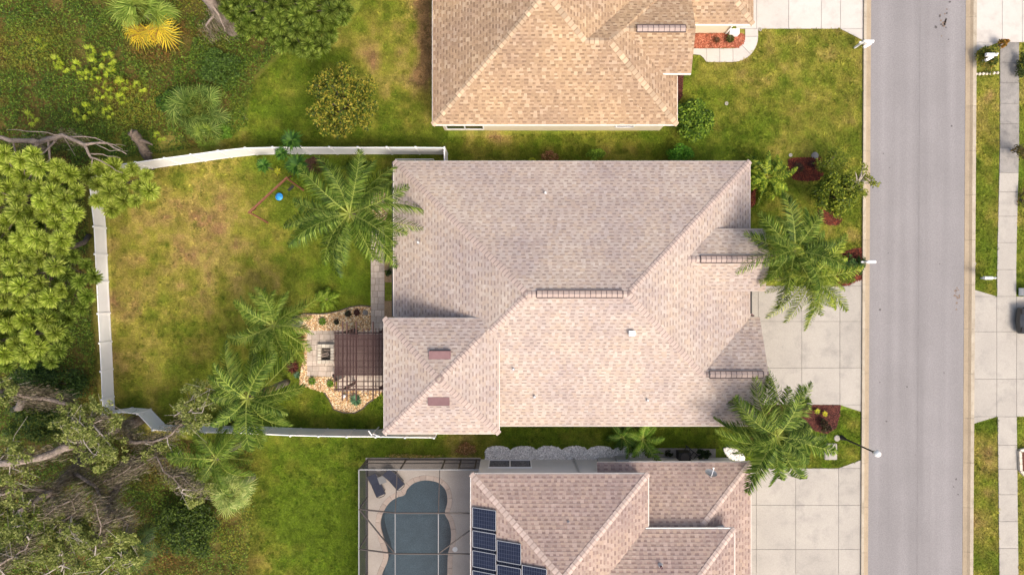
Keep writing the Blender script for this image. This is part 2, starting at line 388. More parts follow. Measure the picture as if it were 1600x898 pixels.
# road
def ladder(f0, f1, ys, z): return [(W(f0(y), y, z), W(f1(y), y, z)) for y in ys]
rd = MB(); ys = [YT, 0, 200, 450, 700, 898, YB]
lad = ladder(KL1, KR0, ys, 0.012)
for (a, b), (c, d) in zip(lad, lad[1:]): rd.face([c, d, b, a])
road = structure(rd.build('road', M_asphalt))
sm = MB(); mid = lambda y: KL1(y) + 76.5
for y0, y1 in zip(np.arange(YT, YB, 40), np.arange(YT + 40, YB + 40, 40)):
    w0 = 0.8 + 0.5 * random.random()
    sm.face([W(mid(y1) - .5, y1, .016), W(mid(y1) + w0, y1, .016), W(mid(y0) + w0, y0, .016), W(mid(y0) - .5, y0, .016)])
sm.build('paving_seam', M_asphalt_dark, road)
def blot(px, py, r, m, name, z=0.016, sx=1.0):
    pts = [(px + r * sx * math.cos(a) * random.uniform(.6, 1.2), py + r * math.sin(a) * random.uniform(.6, 1.2)) for a in np.linspace(0, 6.28, 11)[:-1]]
    return MB().face([W(*p, z) for p in px_sorted(pts)]).build(name, m, road)
def px_sorted(p): return p[::-1]
for p in ((1484, 3, 2.2), (1487, 197, 1.6), (1482, 62, 1.3), (1375, 484, 2.0), (1417, 604, 1.6), (1475, 582, 1.4), (1385, 658, 1.5), (1494, 748, 1.6), (1497, 772, 1.3),
          (1490, 760, 1.2), (1375, 597, 1.0), (1380, 240, 1.1), (1390, 262, .9), (1468, 412, .9), (1388, 395, .8), (1430, 710, .9)):
    blot(*p, M_stain, 'tar_spot')
for k in range(26):
    blot(1474 + random.gauss(0, 5), 36 + random.gauss(0, 9), random.uniform(1, 2.2), M_rust if k % 2 else M_stain, 'stain_fleck')
for k in range(14): blot(1495 + random.gauss(0, 2.5), 462 + random.gauss(0, 7), random.uniform(1.0, 2.2), M_rust, 'rust_fleck')

# kerbs, one piece per pour
def kerb(f_out, f_in, name):
    root = structure(link(bpy.data.objects.new(name, MB().prism([W2(f_out(YT), YT), W2(f_in(YT), YT), W2(f_in(YB), YB), W2(f_out(YB), YB)], -0.05, 0.004).mesh(name, M_joint))))
    y = YT + 10
    while y < YB - 70:
        y2 = y + 69.5
        secs = []
        for yy in (y, y2 - 0.35):
            a, b = W(f_out(yy), yy), W(f_in(yy), yy)
            secs.append([a.lerp(b, t) + Vector((0, 0, h)) for t, h in ((0, -.03), (0, .125), (.34, .12), (.58, .045), (1, .02), (1, -.03))])
        m = MB()
        for i in range(5): m.face([secs[0][i], secs[0][i + 1], secs[1][i + 1], secs[1][i]] if f_out is KL0 else [secs[1][i], secs[1][i + 1], secs[0][i + 1], secs[0][i]])
        m.face(secs[0]); m.face(secs[1][::-1])
        ks = m.build('kerb_section', M_kerb, root); ks.data.materials.append(M_gutter)
        for i in (2, 3, 4): ks.data.polygons[i].material_index = 1
        y = y2
    EXCL.append([W2(f_out(YT), YT), W2(f_in(YT), YT), W2(f_in(YB), YB), W2(f_out(YB), YB)])
kerb(KL0, KL1, 'kerb_left'); kerb(KR1, KR0, 'kerb_right')
EXCL.append([W2(KL1(YT), YT), W2(KR0(YT), YT), W2(KR0(YB), YB), W2(KL1(YB), YB)])

# concrete slabs
def inset(poly, d):
    c = np.mean(np.array(poly), 0); out = []
    k = len(poly); P = [np.array(p, float) for p in poly]
    A = sum(P[i][0] * P[(i + 1) % k][1] - P[(i + 1) % k][0] * P[i][1] for i in range(k))
    if A < 0: P = P[::-1]
    for i in range(k):
        p0, p1, p2 = P[i - 1], P[i], P[(i + 1) % k]
        e1 = (p1 - p0) / (np.linalg.norm(p1 - p0) + 1e-9); e2 = (p2 - p1) / (np.linalg.norm(p2 - p1) + 1e-9)
        n1 = np.array((-e1[1], e1[0])); n2 = np.array((-e2[1], e2[0])); b = n1 + n2
        b = b / max(np.dot(b, b) / 2, 0.35); out.append(tuple(p1 + b * d))
    return out
def slabs(name, polys, m, z=0.03, gap=0.012):
    root = None
    base = MB()
    for p in polys: base.prism([W2(*q) for q in p], -0.05, 0.006)
    root = structure(base.build(name, M_joint))
    for p in polys:
        w = [W2(*q) for q in p]; MB().prism(inset(w, gap), -0.04, z + random.uniform(-.003, .003)).build('slab', m, root); EXCL.append(w)
    return root
def grid(xs, ys): return [[(a, c), (b, c), (b, d), (a, d)] for a, b in zip(xs, xs[1:]) for c, d in zip(ys, ys[1:])]
def kl(y): return KL0(y) + .2
slabs('driveway', grid([1140, 1184.5, 1252.5, 1312, 1347], [446.5, 502, 574.5, 632]) + [[(1312, 632), (1347, 632), (1346.3, 643.5)], [(1312, 446.5), (1347, 446.5), (1346.5, 436)]], M_conc)
slabs('driveway', grid([1150, 1182, 1232, 1283, 1313, 1348.5], [-230, -140, -60, 45.5]) + [[(1313, 45.5), (1348.5, 45.5), (1348, 63.5)]], M_conc_white)
slabs('driveway', grid([1150, 1181.5, 1243, 1310, 1344.8], [731, 788.5, 857.5, 930, 1000]) + [[(1310, 731), (1344.8, 731), (1345, 718)]], M_conc)
slabs('driveway', grid([1520.5, 1557, 1588, 1650, 1720], [463, 518, 592, 650.5]) + [[(1520.5, 650.5), (1557, 650.5), (1520, 662)], [(1520.8, 463), (1557, 463), (1520.8, 452)]], M_conc)
slabs('driveway', grid([1524, 1565.5, 1597, 1650, 1720], [-240, -150, -60, 66.5]) + [[(1524, 66.5), (1560, 66.5), (1523.5, 81)]], M_conc_white)
def swx(y): return 1562 if y < 230 else (1562 - (y - 230) / 40 if y < 400 else 1557.5 + max(0, (y - 560)) / 95)
sy = [66.5, 98, 130, 162, 193.5, 231, 270, 300, 338, 379, 421, 463]
slabs('sidewalk', [[(swx(a), a), (swx(a) + 30, a), (swx(b) + 30, b), (swx(b), b)] for a, b in zip(sy[:7], sy[1:7])], M_conc_grey); slabs('sidewalk', [[(swx(a), a), (swx(a) + 30, a), (swx(b) + 30, b), (swx(b), b)] for a, b in zip(sy[6:], sy[7:])], M_conc)
sy = [650.5, 695, 732, 772, 814, 856, 898, 940, 982, 1024]
slabs('sidewalk', [[(swx(a), a), (swx(a) + 30, a), (swx(b) + 30, b), (swx(b), b)] for a, b in zip(sy, sy[1:])], M_conc)
# curved front walk of the tan-roofed house
arc = [(1145 + 39.5 * math.cos(a), 57.5 + 40 * math.sin(a)) for a in np.linspace(0, math.pi / 2, 9)]
arc_i = [(1145 + 19 * math.cos(a), 57.5 + 18.5 * math.sin(a)) for a in np.linspace(0, math.pi / 2, 9)]
wk = [[(1164, 45.5), (1184.5, 45.5), (1184.5, 57.5), (1164, 57.5)], arc[:5] + arc_i[:5][::-1], arc[4:] + arc_i[4:][::-1]]
wk += [[(a, 76), (b, 76), (b, 97.5), (a, 97.5)] for a, b in ((1124.5, 1145), (1104, 1124.5))]
wk += [[(1082, 76), (1104, 76), (1104, 97.5), (1099, 91), (1094, 86.5), (1082, 85)], [(1055, 76), (1082, 76), (1082, 85), (1055, 85)]]
slabs('front_walk', wk, M_conc_white)

# ================================================================ HOUSES
def clip(poly, cx):
    """Sutherland-Hodgman, poly against convex ccw cx (2D numpy-free)"""
    out = poly; k = len(cx)
    for i in range(k):
        ax, ay = cx[i]; bx, by = cx[(i + 1) % k]; ex, ey = bx - ax, by - ay; src = out; out = []
        if not src: return out
        pv = src[-1]; ps = ex * (pv[1] - ay) - ey * (pv[0] - ax)
        for q in src:
            qs = ex * (q[1] - ay) - ey * (q[0] - ax)
            if (qs >= 0) != (ps >= 0):
                t = ps / (ps - qs); out.append((pv[0] + (q[0] - pv[0]) * t, pv[1] + (q[1] - pv[1]) * t))
            if qs >= 0: out.append(q)
            pv, ps = q, qs
    return out
def ccw(p):
    return p if sum(p[i][0] * p[(i + 1) % len(p)][1] - p[(i + 1) % len(p)][0] * p[i][1] for i in range(len(p))) > 0 else p[::-1]
PITCH = 0.42
class Slope:
    """a roof plane: outline in plan, eave through point e, uphill direction d, eave height ze"""
    def __init__(s, poly, e, d, ze): s.poly = ccw([tuple(p) for p in poly]); s.e = e; s.d = d; s.ze = ze
    def v(s, x, y): return (x - s.e[0]) * s.d[0] + (y - s.e[1]) * s.d[1]
    def z(s, x, y): return s.ze + PITCH * s.v(x, y)
def shingle_slope(mb, sl, pal, dark, expo=0.19, wid=(0.16, 0.31), dash=0.42):
    u = (-sl.d[1], sl.d[0]); us = [p[0] * u[0] + p[1] * u[1] for p in sl.poly]; vv = [sl.v(*p) for p in sl.poly]
    oe = sl.e[0] * u[0] + sl.e[1] * u[1]; v0 = math.floor(min(vv) / expo + 1e-4) * expo
    def xy(a, b): return (sl.e[0] + u[0] * (a - oe) + sl.d[0] * b, sl.e[1] + u[1] * (a - oe) + sl.d[1] * b)
    def put(a, b, va, vb, la, lb, col, butt):
        q = clip(ccw([xy(a, va), xy(b, va), xy(b, vb), xy(a, vb)]), sl.poly)
        if len(q) < 3: return
        P = []
        for x, y in q:
            v = sl.v(x, y); t = min(1, max(0, (v - va) / (vb - va))); P.append((x, y, sl.z(x, y) + la + (lb - la) * t))
        t = 1 + .16 * pnoise.noise(Vector((x * .35, y * .35, 1.7))) + .10 * pnoise.noise(Vector((x * 1.3 + 9, y * 1.3, 4.1))); col = (col[0] * t, col[1] * t, col[2] * (t * .6 + .4))
        mb.face(P, col)
        if butt:
            low = [p for p in P if sl.v(p[0], p[1]) < va + 1e-4]
            if len(low) == 2: mb.face([low[0], low[1], (low[1][0], low[1][1], low[1][2] - la * .9), (low[0][0], low[0][1], low[0][2] - la * .9)], col)
    v = v0; row = 0
    while v < max(vv) - 1e-3:
        a = min(us) - random.random() * .3; hi = random.random() < .5
        rowt = random.uniform(.97, 1.03)
        while a < max(us):
            b = a + random.uniform(*wid); c = random.choice(pal); t = rowt * random.uniform(.95, 1.05); col = tuple(k * t for k in c)
            if hi: put(a, b, v, v + expo, .030, .012, col, True)
            else:
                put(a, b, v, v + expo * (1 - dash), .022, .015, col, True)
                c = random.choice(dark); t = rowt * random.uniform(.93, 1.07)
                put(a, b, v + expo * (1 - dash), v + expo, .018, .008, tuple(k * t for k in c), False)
            hi = not hi; a = b
        v += expo; row += 1
HIPCAP, RIDGECAP = {}, {}
def caps(a, b, root, m, step=0.25, wd=0.17, first=0.0):
    """overlapping ridge shingles along a line a (low) -> b (high)"""
    a, b = Vector(a), Vector(b); d = (b - a); n = int(d.length / step); d.normalize(); y = Vector((-d.y, d.x, 0)).normalized(); z = d.cross(y)
    drop = 0.30 if abs(d.z) > .05 else PITCH
    key = (m.name, drop > .4)
    if key not in HIPCAP:
        q = MB(); l, t = step * 1.25, .014
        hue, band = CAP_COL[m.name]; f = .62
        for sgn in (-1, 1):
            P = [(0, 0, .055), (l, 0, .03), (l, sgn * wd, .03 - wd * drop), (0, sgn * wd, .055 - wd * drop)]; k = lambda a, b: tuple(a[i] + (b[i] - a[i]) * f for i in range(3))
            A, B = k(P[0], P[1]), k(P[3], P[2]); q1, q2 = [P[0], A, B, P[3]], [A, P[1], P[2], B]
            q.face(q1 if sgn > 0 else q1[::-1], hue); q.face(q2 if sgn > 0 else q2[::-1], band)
            q.face([P[0], P[3], (0, sgn * wd, .04 - wd * drop - .02), (0, 0, .02)], hue); q.face([P[3], P[2], (l, sgn * wd, .01 - wd * drop), (0, sgn * wd, .02 - wd * drop)], hue)
        HIPCAP[key] = q.mesh('ridge_cap', m)
    for i in range(n):
        p = a + d * (i * step + first)
        M4 = Matrix((( d.x, y.x, z.x, p.x), (d.y, y.y, z.y, p.y), (d.z, y.z, z.z, p.z), (0, 0, 0, 1)))
        inst(HIPCAP[key], 'ridge_cap', M4, root)
def deck_mesh(slopes, mb):
    """solid board under each slope: sheathing plus soffit and edges"""
    for s in slopes:
        top = [(x, y, s.z(x, y) - .002) for x, y in s.poly]; bot = [(x, y, s.z(x, y) - .17) for x, y in s.poly]
        mb.face(top); mb.face(bot[::-1])
        for i in range(len(top)):
            j = (i + 1) % len(top); mb.face([bot[i], bot[j], top[j], top[i]])
def drip(mb, pts, w=0.05):
    for a, b in zip(pts, pts[1:]):
        a, b = Vector(a), Vector(b); mb.beam(a, b, w, .14)
def walls(mb, x0, x1, y0, y1, z1): mb.box(((x0 + x1) / 2, (y0 + y1) / 2, z1 / 2), (x1 - x0, y1 - y0, z1)); EXCL.append([(x0, y0), (x1, y0), (x1, y1), (x0, y1)])
def window(par, c, w, h, axis, n=2, frame=None, depth=.06):
    """axis 'y+','y-','x+','x-' : outward normal; frame is the part, panes its children"""
    sx, sy_ = {'x+': (1, 0), 'x-': (-1, 0), 'y+': (0, 1), 'y-': (0, -1)}[axis]; f = MB()
    def P(u, zz, o): return (c[0] + sx * o + (u if sx == 0 else 0), c[1] + sy_ * o + (u if sy_ == 0 else 0), c[2] + zz)
    def bar(u0, u1, z0, z1): 
        a, b = P((u0 + u1) / 2, (z0 + z1) / 2, depth / 2), (abs(u1 - u0) if sx == 0 else depth, abs(u1 - u0) if sy_ == 0 else depth, z1 - z0)
        f.box(a, b)
    t = .07
    bar(-w / 2, w / 2, -h / 2, -h / 2 + t); bar(-w / 2, w / 2, h / 2 - t, h / 2)
    bar(-w / 2, -w / 2 + t, -h / 2 + t, h / 2 - t); bar(w / 2 - t, w / 2, -h / 2 + t, h / 2 - t)
    for i in range(1, n): u = -w / 2 + w * i / n; bar(u - t / 2, u + t / 2, -h / 2 + t, h / 2 - t)
    fo = f.build('window', frame or M_white, par)
    for i in range(n):
        a, b = -w / 2 + w * i / n, -w / 2 + w * (i + 1) / n
        g = MB().box(P((a + b) / 2, 0, .015), ((b - a - t) if sx == 0 else .02, (b - a - t) if sy_ == 0 else .02, h - t)); g.build('pane', M_glass, fo)
def ridge_vent(root, a, b, m=M_dark, wd=.21, z0=.10, pitch=PITCH):
    """long folded ridge vent with cross seams"""
    a, b = Vector(a), Vector(b); o = MB(); d = (b - a).normalized(); y = Vector((-d.y, d.x, 0)); up = Vector((0, 0, 1)); q = MB()
    for s in (-1, 1):
        P = [a + up * z0, b + up * z0, b + y * s * wd + up * (z0 - wd * pitch), a + y * s * wd + up * (z0 - wd * pitch)]
        o.face(P if s < 0 else P[::-1])
        o.face([P[3], P[2], P[2] - up * .1, P[3] - up * .1]); 
        q.beam(P[3] + up * .01, P[2] + up * .01, .05, .05)
    vo = o.build('ridge_vent', M_vent_top, root)
    n = int((b - a).length / .30)
    for i in range(n + 1):
        p = a + (b - a) * (i / n)
        q.beam(p + up * (z0 + .008) , p + y * wd + up * (z0 + .008 - wd * pitch), .03, .015); q.beam(p + up * (z0 + .008), p - y * wd + up * (z0 + .008 - wd * pitch), .03, .015)
    q.build('vent_frame', m, vo)
    return vo
def pipe(root, px, py, z, r=.055, h=.32, m=None):
    p = W(px, py, z); o = MB().lathe([(r, 0), (r, h), (r * .75, h), (r * .75, h - .05)], p, 10)
    q = MB().lathe([(r * 2.4, -.04), (r * 1.1, .12)], p, 10).build('pipe_flashing', M_greymetal, root)
    return o.build('vent_pipe', m or M_white, root)
def zsolve(s, px, py):
    z = 3.0
    for _ in range(25): p = W(px, py, z); z = s.z(p.x, p.y)
    return z

# ---------------------------------------------------------------- main house (blush shingle roof, in the middle)
XL, XR, YBt, YTp, ZE = -7.22, 14.6, -8.48, 7.73, 2.75
hd = (YTp - YBt) / 2; ym = (YTp + YBt) / 2; zr = ZE + PITCH * hd; rl, rr = XL + hd, XR - hd
main = thing('house', 'sprawling single storey house with blush shingle hip roof and pyramid lanai beside the fenced lawn', 'house', (3.7, -.4, 0))
S_top = Slope([(XL, YTp), (XR, YTp), (rr, ym), (rl, ym)], (0, YTp), (0, -1), ZE)
S_bot = Slope([(XL, YBt), (XR, YBt), (rr, ym), (rl, ym)], (0, YBt), (0, 1), ZE)
S_lef = Slope([(XL, YBt), (rl, ym), (XL, YTp)], (XL, 0), (1, 0), ZE)
S_rig = Slope([(XR, YBt), (XR, YTp), (rr, ym)], (XR, 0), (-1, 0), ZE)
gr, gz = -5.148, ZE + PITCH * (YBt * -1 - 5.148); gx0 = XR - (gr - YBt); GXR = 15.19; gu = 2 * gr - YBt
G_lo = Slope([(XR, YBt), (GXR, YBt), (GXR, gr), (gx0, gr)], (0, YBt), (0, 1), ZE)
G_up = Slope([(gx0, gr), (GXR, gr), (GXR, gu), (XR, gu)], (0, gu), (0, -1), ZE)
ez, ex1, ey0, ey1 = 3.8, 15.09, -0.23, 3.51; eym = (ey0 + ey1) / 2; erz = ez + PITCH * (ey1 - eym)
ex_e = XR - (ez - ZE) / PITCH - .05; ex_r = XR - (erz - ZE) / PITCH - .05
E_up = Slope([(ex_e, ey1), (ex1, ey1), (ex1, eym), (ex_r, eym)], (0, ey1), (0, -1), ez)
E_lo = Slope([(ex_e, ey0), (ex1, ey0), (ex1, eym), (ex_r, eym)], (0, ey0), (0, 1), ez)
pz, px0, px1, py0, py1 = 5.0, -7.4, -0.74, -8.44, -1.776; pcx, pcy = (px0 + px1) / 2, (py0 + py1) / 2; papex = pz + PITCH * (px1 - px0) / 2
P_t = Slope([(px0, py1), (px1, py1), (pcx, pcy)], (0, py1), (0, -1), pz); P_b = Slope([(px0, py0), (px1, py0), (pcx, pcy)], (0, py0), (0, 1), pz)
P_l = Slope([(px0, py0), (px0, py1), (pcx, pcy)], (px0, 0), (1, 0), pz); P_r = Slope([(px1, py0), (px1, py1), (pcx, pcy)], (px1, 0), (-1, 0), pz)
allS = [S_top, S_bot, S_lef, S_rig, G_lo, G_up, E_up, E_lo, P_t, P_b, P_l, P_r]
dk = MB(); deck_mesh(allS, dk); roof = dk.build('roof', M_fascia, main)
pal_main = [(0.392, 0.326, 0.28), (0.373, 0.306, 0.261), (0.388, 0.313, 0.261), (0.363, 0.293, 0.251), (0.408, 0.343, 0.298), (0.382, 0.317, 0.277), (0.376, 0.298, 0.242)]
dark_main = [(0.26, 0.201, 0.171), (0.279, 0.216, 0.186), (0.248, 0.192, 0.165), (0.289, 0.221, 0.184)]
sh = MB()
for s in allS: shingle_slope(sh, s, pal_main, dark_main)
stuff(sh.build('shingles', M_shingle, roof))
def v3(x, y, z): return Vector((x, y, z))
for a, b in (((XL, YTp, ZE), (rl, ym, zr)), ((XR, YTp, ZE), (rr, ym, zr)), ((gx0, gr, gz), (rr, ym, zr)), ((px0, py0, pz), (pcx, pcy, papex)), ((px0, py1, pz), (pcx, pcy, papex)),
             ((px1, py0, pz), (pcx, pcy, papex))): caps(a, b, roof, M_cap_main)
caps((-1.6, pcy + (pcx + 1.6) * -1, 0) if False else (pcx + 2.2, pcy + 2.2, papex - PITCH * 2.2), (pcx, pcy, papex), roof, M_cap_main)
caps((rl - 2.2, ym - 2.2, zr - PITCH * 2.2), (rl, ym, zr), roof, M_cap_main)
for a, b in (((rl, ym, zr), (rl + .55, ym, zr)), ((rr - .5, ym, zr), (rr, ym, zr)), ((ex_r + .1, eym, erz), (ex_r + .9, eym, erz)), ((gx0, gr, gz), (gx0 + .45, gr, gz)), ((GXR - .3, gr, gz), (GXR, gr, gz))): caps(a, b, roof, M_cap_main, .25)
ridge_vent(roof, (rl + .5, ym, zr), (rr - .3, ym, zr), M_vframe); ridge_vent(roof, (ex_r + .85, eym, erz), (ex1 - .15, eym, erz), M_vframe); ridge_vent(roof, (gx0 + .42, gr, gz), (GXR - .35, gr, gz), M_vframe)
# two low maroon vents on the lanai roof
for s, ypx, x0, x1, dy in ((P_t, 554, 670.5, 704.5, 1), (P_b, 626, 669, 702.5, -1)):
    z = zsolve(s, 687, ypx); a = W(x0, ypx, z); b = W(x1, ypx, z); c = (a + b) / 2
    bx = MB(); hh = .20; yy = .23
    P = []
    for yv in (-yy, yy):
        for xv in (a.x, b.x): P.append((xv, c.y + yv))
    zt = lambda y: s.z(c.x, y) + (.05 if (y - c.y) * dy < 0 else .27)
    q = [(a.x, c.y - yy), (b.x, c.y - yy), (b.x, c.y + yy), (a.x, c.y + yy)]
    bot = [(x, y, s.z(x, y) - .02) for x, y in q]; top = [(x, y, zt(y)) for x, y in q]
    bx._hexa(bot + top); vo = bx.build('roof_vent', M_vent, roof)
    ye = c.y + dy * (yy + .02); MB().box((c.x, ye, s.z(c.x, c.y + dy * yy) + .10), (b.x - a.x - .06, .03, .12)).build('louvre', M_dark, vo)
for s, x, y in ((S_top, 852, 302), (S_lef, 654, 379), (S_bot, 802, 576), (S_bot, 835, 619), (S_bot, 1011, 624)): pipe(roof, x, y, zsolve(s, x, y))
z = zsolve(S_bot, 986, 520); p = W(986, 520, z); hv = MB().box((p.x, p.y, z + .12), (.30, .24, .28)).box((p.x, p.y, z + .29), (.36, .30, .06)); hv.build('vent_hood', M_white, roof)
p = W(719, 384, zsolve(S_lef, 719, 384)); MB().lathe([(.05, 0), (.04, .1)], p, 8).build('vent_pipe', M_vent, roof)
fm = MB(); up = .085
drip(fm, [(XL, YTp + .01, ZE - up), (XR, YTp + .01, ZE - up)]); drip(fm, [(XR + .01, YTp, ZE - up), (XR + .01, gu, ZE - up)]); drip(fm, [(px1, YBt - .01, ZE - up), (GXR, YBt - .01, ZE - up)])
drip(fm, [(px0 - .01, py0, pz - up), (px0 - .01, py1, pz - up)]); drip(fm, [(px0, py0 - .01, pz - up), (px1, py0 - .01, pz - up)]); drip(fm, [(px1 + .01, py0, pz - up), (px1 + .01, py1, pz - up)]); drip(fm, [(px0, py1 + .01, pz - up), (px1, py1 + .01, pz - up)])
fm.build('fascia', M_fascia, main)
gt = MB(); gt.beam((XL - .05, py1, ZE - .06), (XL - .05, YTp, ZE - .06), .06, .11); go = gt.build('gutter', M_fascia, main)
gd = MB(); gd.beam((XL - .13, py1, ZE - .08), (XL - .13, YTp, ZE - .08), .05, .1)
for t in np.linspace(0.08, .95, 8): gd.beam((XL - .16, py1 + (YTp - py1) * t, ZE - .02), (XL + .02, py1 + (YTp - py1) * t, ZE - .02), .03, .02)
gd.build('gutter_lip', M_dark, go)
g2 = MB(); g2.beam((XR + .07, -1.6, ZE - .03), (XR + .07, -.2, ZE - .03), .09, .1); g2o = g2.build('gutter', M_dark, main)
MB().beam((XR + .07, -1.6, ZE - .08), (XR + .34, -1.75, ZE - .3), .08, .08).beam((XR + .34, -1.75, ZE - .3), (XR + .05, -1.78, 0.1), .08, .08).build('downspout', M_vent, g2o)
ov = .45; wm = MB()
walls(wm, XL + ov, XR - ov, YBt + ov, YTp - ov, ZE - .10); wm.box((12.2, eym, (ez - .05) / 2), (5.0, ey1 - ey0 - .7, ez - .05)); walls(wm, 8.0, GXR - .5, YBt + ov + .01, gu - .35, ZE - .1)
walls(wm, px0 + ov, px1 - ov, py0 + ov, py1 - ov, pz - .12)
wm.build('wall', M_beige, main)
gdr = MB()
for i in range(4): gdr.box((GXR - .47, gr - .1, .30 + i * .55), (.06, 4.9, .53))
gdr.build('garage_door', M_white, main)
fd = MB().box((14.72, eym, 1.08), (.06, 1.1, 2.15)).build('front_door', M_vent, main); MB().tube([(14.76, eym + .4, 1.0), (14.82, eym + .4, 1.0)], .04, 8).build('handle', M_greymetal, fd)
window(main, (XR - ov, 5.6, 1.5), 1.8, 1.4, 'x+'); window(main, (XL + ov, 4.2, 1.5), 2.2, 1.4, 'x-', 2); window(main, (XL + ov, 0.6, 1.1), 2.6, 2.1, 'x-', 3); window(main, (5, YBt + ov, 1.5), 1.6, 1.2, 'y-')
window(main, (px0 + ov, pcy, 1.3), 4.6, 2.4, 'x-', 4, M_bronze); window(main, (6, YTp - ov, 1.5), 1.6, 1.2, 'y+'); window(main, (10.5, YTp - ov, 1.5), 1.6, 1.2, 'y+')

# ---------------------------------------------------------------- tan-roofed house (towards the top)
top = thing('house', 'cream walled house under a golden tan shingle roof with a curved front walk', 'house', (4, 18, 0))
aL, aR, aB, aT = -4.87, 8.7, 9.97, 30.0; ah = (aR - aL) / 2; axm = (aL + aR) / 2
A_bot = Slope([(aL, aB), (aR, aB), (axm, aB + ah)], (0, aB), (0, 1), ZE)
bR, bT = 10.13, 18.83; bym = (aB + bT) / 2; bh = bym - aB; bxr = bR - bh; axr = aR - bh
B_bot = Slope([(aR, aB), (bR, aB), (bxr, bym), (axr, bym)], (0, aB), (0, 1), ZE)
A_lef = Slope([(aL, aB), (axm, aB + ah), (axm, aT), (aL, aT)], (aL, 0), (1, 0), ZE)
A_rig = Slope([(aR, aB), (aR, aT), (axm, aT), (axm, aB + ah)], (aR, 0), (-1, 0), ZE)
B_rig = Slope([(bR, aB), (bR, bT), (bxr, bym)], (bR, 0), (-1, 0), ZE)
B_top = Slope([(bxr, bym), (bR, bT), (aR, bT), (axr, bym)], (0, bT), (0, -1), ZE)
cz, cy0, cym, cX = 3.2, 12.96, 15.28, 10.86; crz = cz + PITCH * (cym - cy0); cxe = bR - (cz - ZE) / PITCH - .05; cxr = bR - (crz - ZE) / PITCH - .05; cy1 = 2 * cym - cy0
C_lo = Slope([(cxe, cy0), (cX, cy0), (cX, cym), (cxr, cym)], (0, cy0), (0, 1), cz); C_up = Slope([(cxe, cy1), (cX, cy1), (cX, cym), (cxr, cym)], (0, cy1), (0, -1), cz)
dy0, dX, dym = 16.13, 14.8, 20.0; dh = dym - dy0
D_lo = Slope([(4, dy0), (dX, dy0), (dX - dh, dym), (4, dym)], (0, dy0), (0, 1), ZE); D_ri = Slope([(dX, dy0), (dX, dym + dh), (dX - dh, dym)], (dX, 0), (-1, 0), ZE); D_up = Slope([(4, dym), (dX - dh, dym), (dX, dym + dh), (4, dym + dh)], (0, dym + dh), (0, -1), ZE)
tS = [A_bot, B_bot, A_lef, A_rig, B_rig, B_top, C_lo, C_up, D_lo, D_ri, D_up]
dk = MB(); deck_mesh(tS, dk); roof2 = dk.build('roof', M_fascia_w, top)
pal_tan = [(0.355, 0.248, 0.155), (0.323, 0.222, 0.138), (0.339, 0.232, 0.143), (0.382, 0.268, 0.17), (0.313, 0.215, 0.133), (0.408, 0.3, 0.198)]
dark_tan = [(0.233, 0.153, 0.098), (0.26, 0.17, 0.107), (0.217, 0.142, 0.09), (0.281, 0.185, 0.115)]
sh = MB()
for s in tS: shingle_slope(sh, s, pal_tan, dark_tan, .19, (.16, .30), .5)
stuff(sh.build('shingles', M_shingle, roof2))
for a, b in (((aL, aB, ZE), (axm, aB + ah, ZE + PITCH * ah)), ((bR, aB, ZE), (bxr, bym, ZE + PITCH * bh)), ((axr, bym, ZE + PITCH * bh), (axm, aB + ah, ZE + PITCH * ah)), ((axr, bym, ZE + PITCH * bh), (bxr, bym, ZE + PITCH * bh)),
             ((axm, aB + ah, ZE + PITCH * ah), (axm, aB + ah + 3, ZE + PITCH * ah)), ((cxr, cym, crz), (cxr + .7, cym, crz)), ((dX, dy0, ZE), (dX - dh, dym, ZE + PITCH * dh)), ((cxr, cym, crz), (bxr, bym, ZE + PITCH * bh))): caps(a, b, roof2, M_cap_tan, .29)
ridge_vent(roof2, (cxr + .7, cym, crz), (cX - .6, cym, crz), M_vframe)
fm = MB(); drip(fm, [(aL, aB - .01, ZE - up), (bR, aB - .01, ZE - up)], .06); drip(fm, [(bR + .01, aB, ZE - up), (bR + .01, cy0, ZE - up)]); drip(fm, [(cxe, cy0 - .01, cz - up), (cX, cy0 - .01, cz - up)], .08); drip(fm, [(cX, dy0 - .01, ZE - up), (dX, dy0 - .01, ZE - up)], .10)
drip(fm, [(aL - .01, aB, ZE - up), (aL - .01, 26, ZE - up)]); fm.build('fascia', M_fascia_w, top)
wm = MB(); walls(wm, aL + .45, bR - .45, aB + .32, aT - .4, ZE - .1); walls(wm, 6, cX - .45, cy0 + .4, 18, cz - .1); walls(wm, 6, dX - .75, dy0 + .54, dym + dh - .4, ZE - .1); wm.build('wall', M_cream, top)
# the wall stands where its foot shows: a two-light window near its left end
wy = aB + .32
window(top, (W(728, 204).x, wy, .98), 2.45, 1.1, 'y-', 2); window(top, (7.2, wy, 1.5), 1.2, 1.1, 'y-', 1)
MB().beam((14.0, dy0 + .48, .1), (14.0, dy0 + .48, ZE - .2), .09, .07).build('downspout', M_white, top)

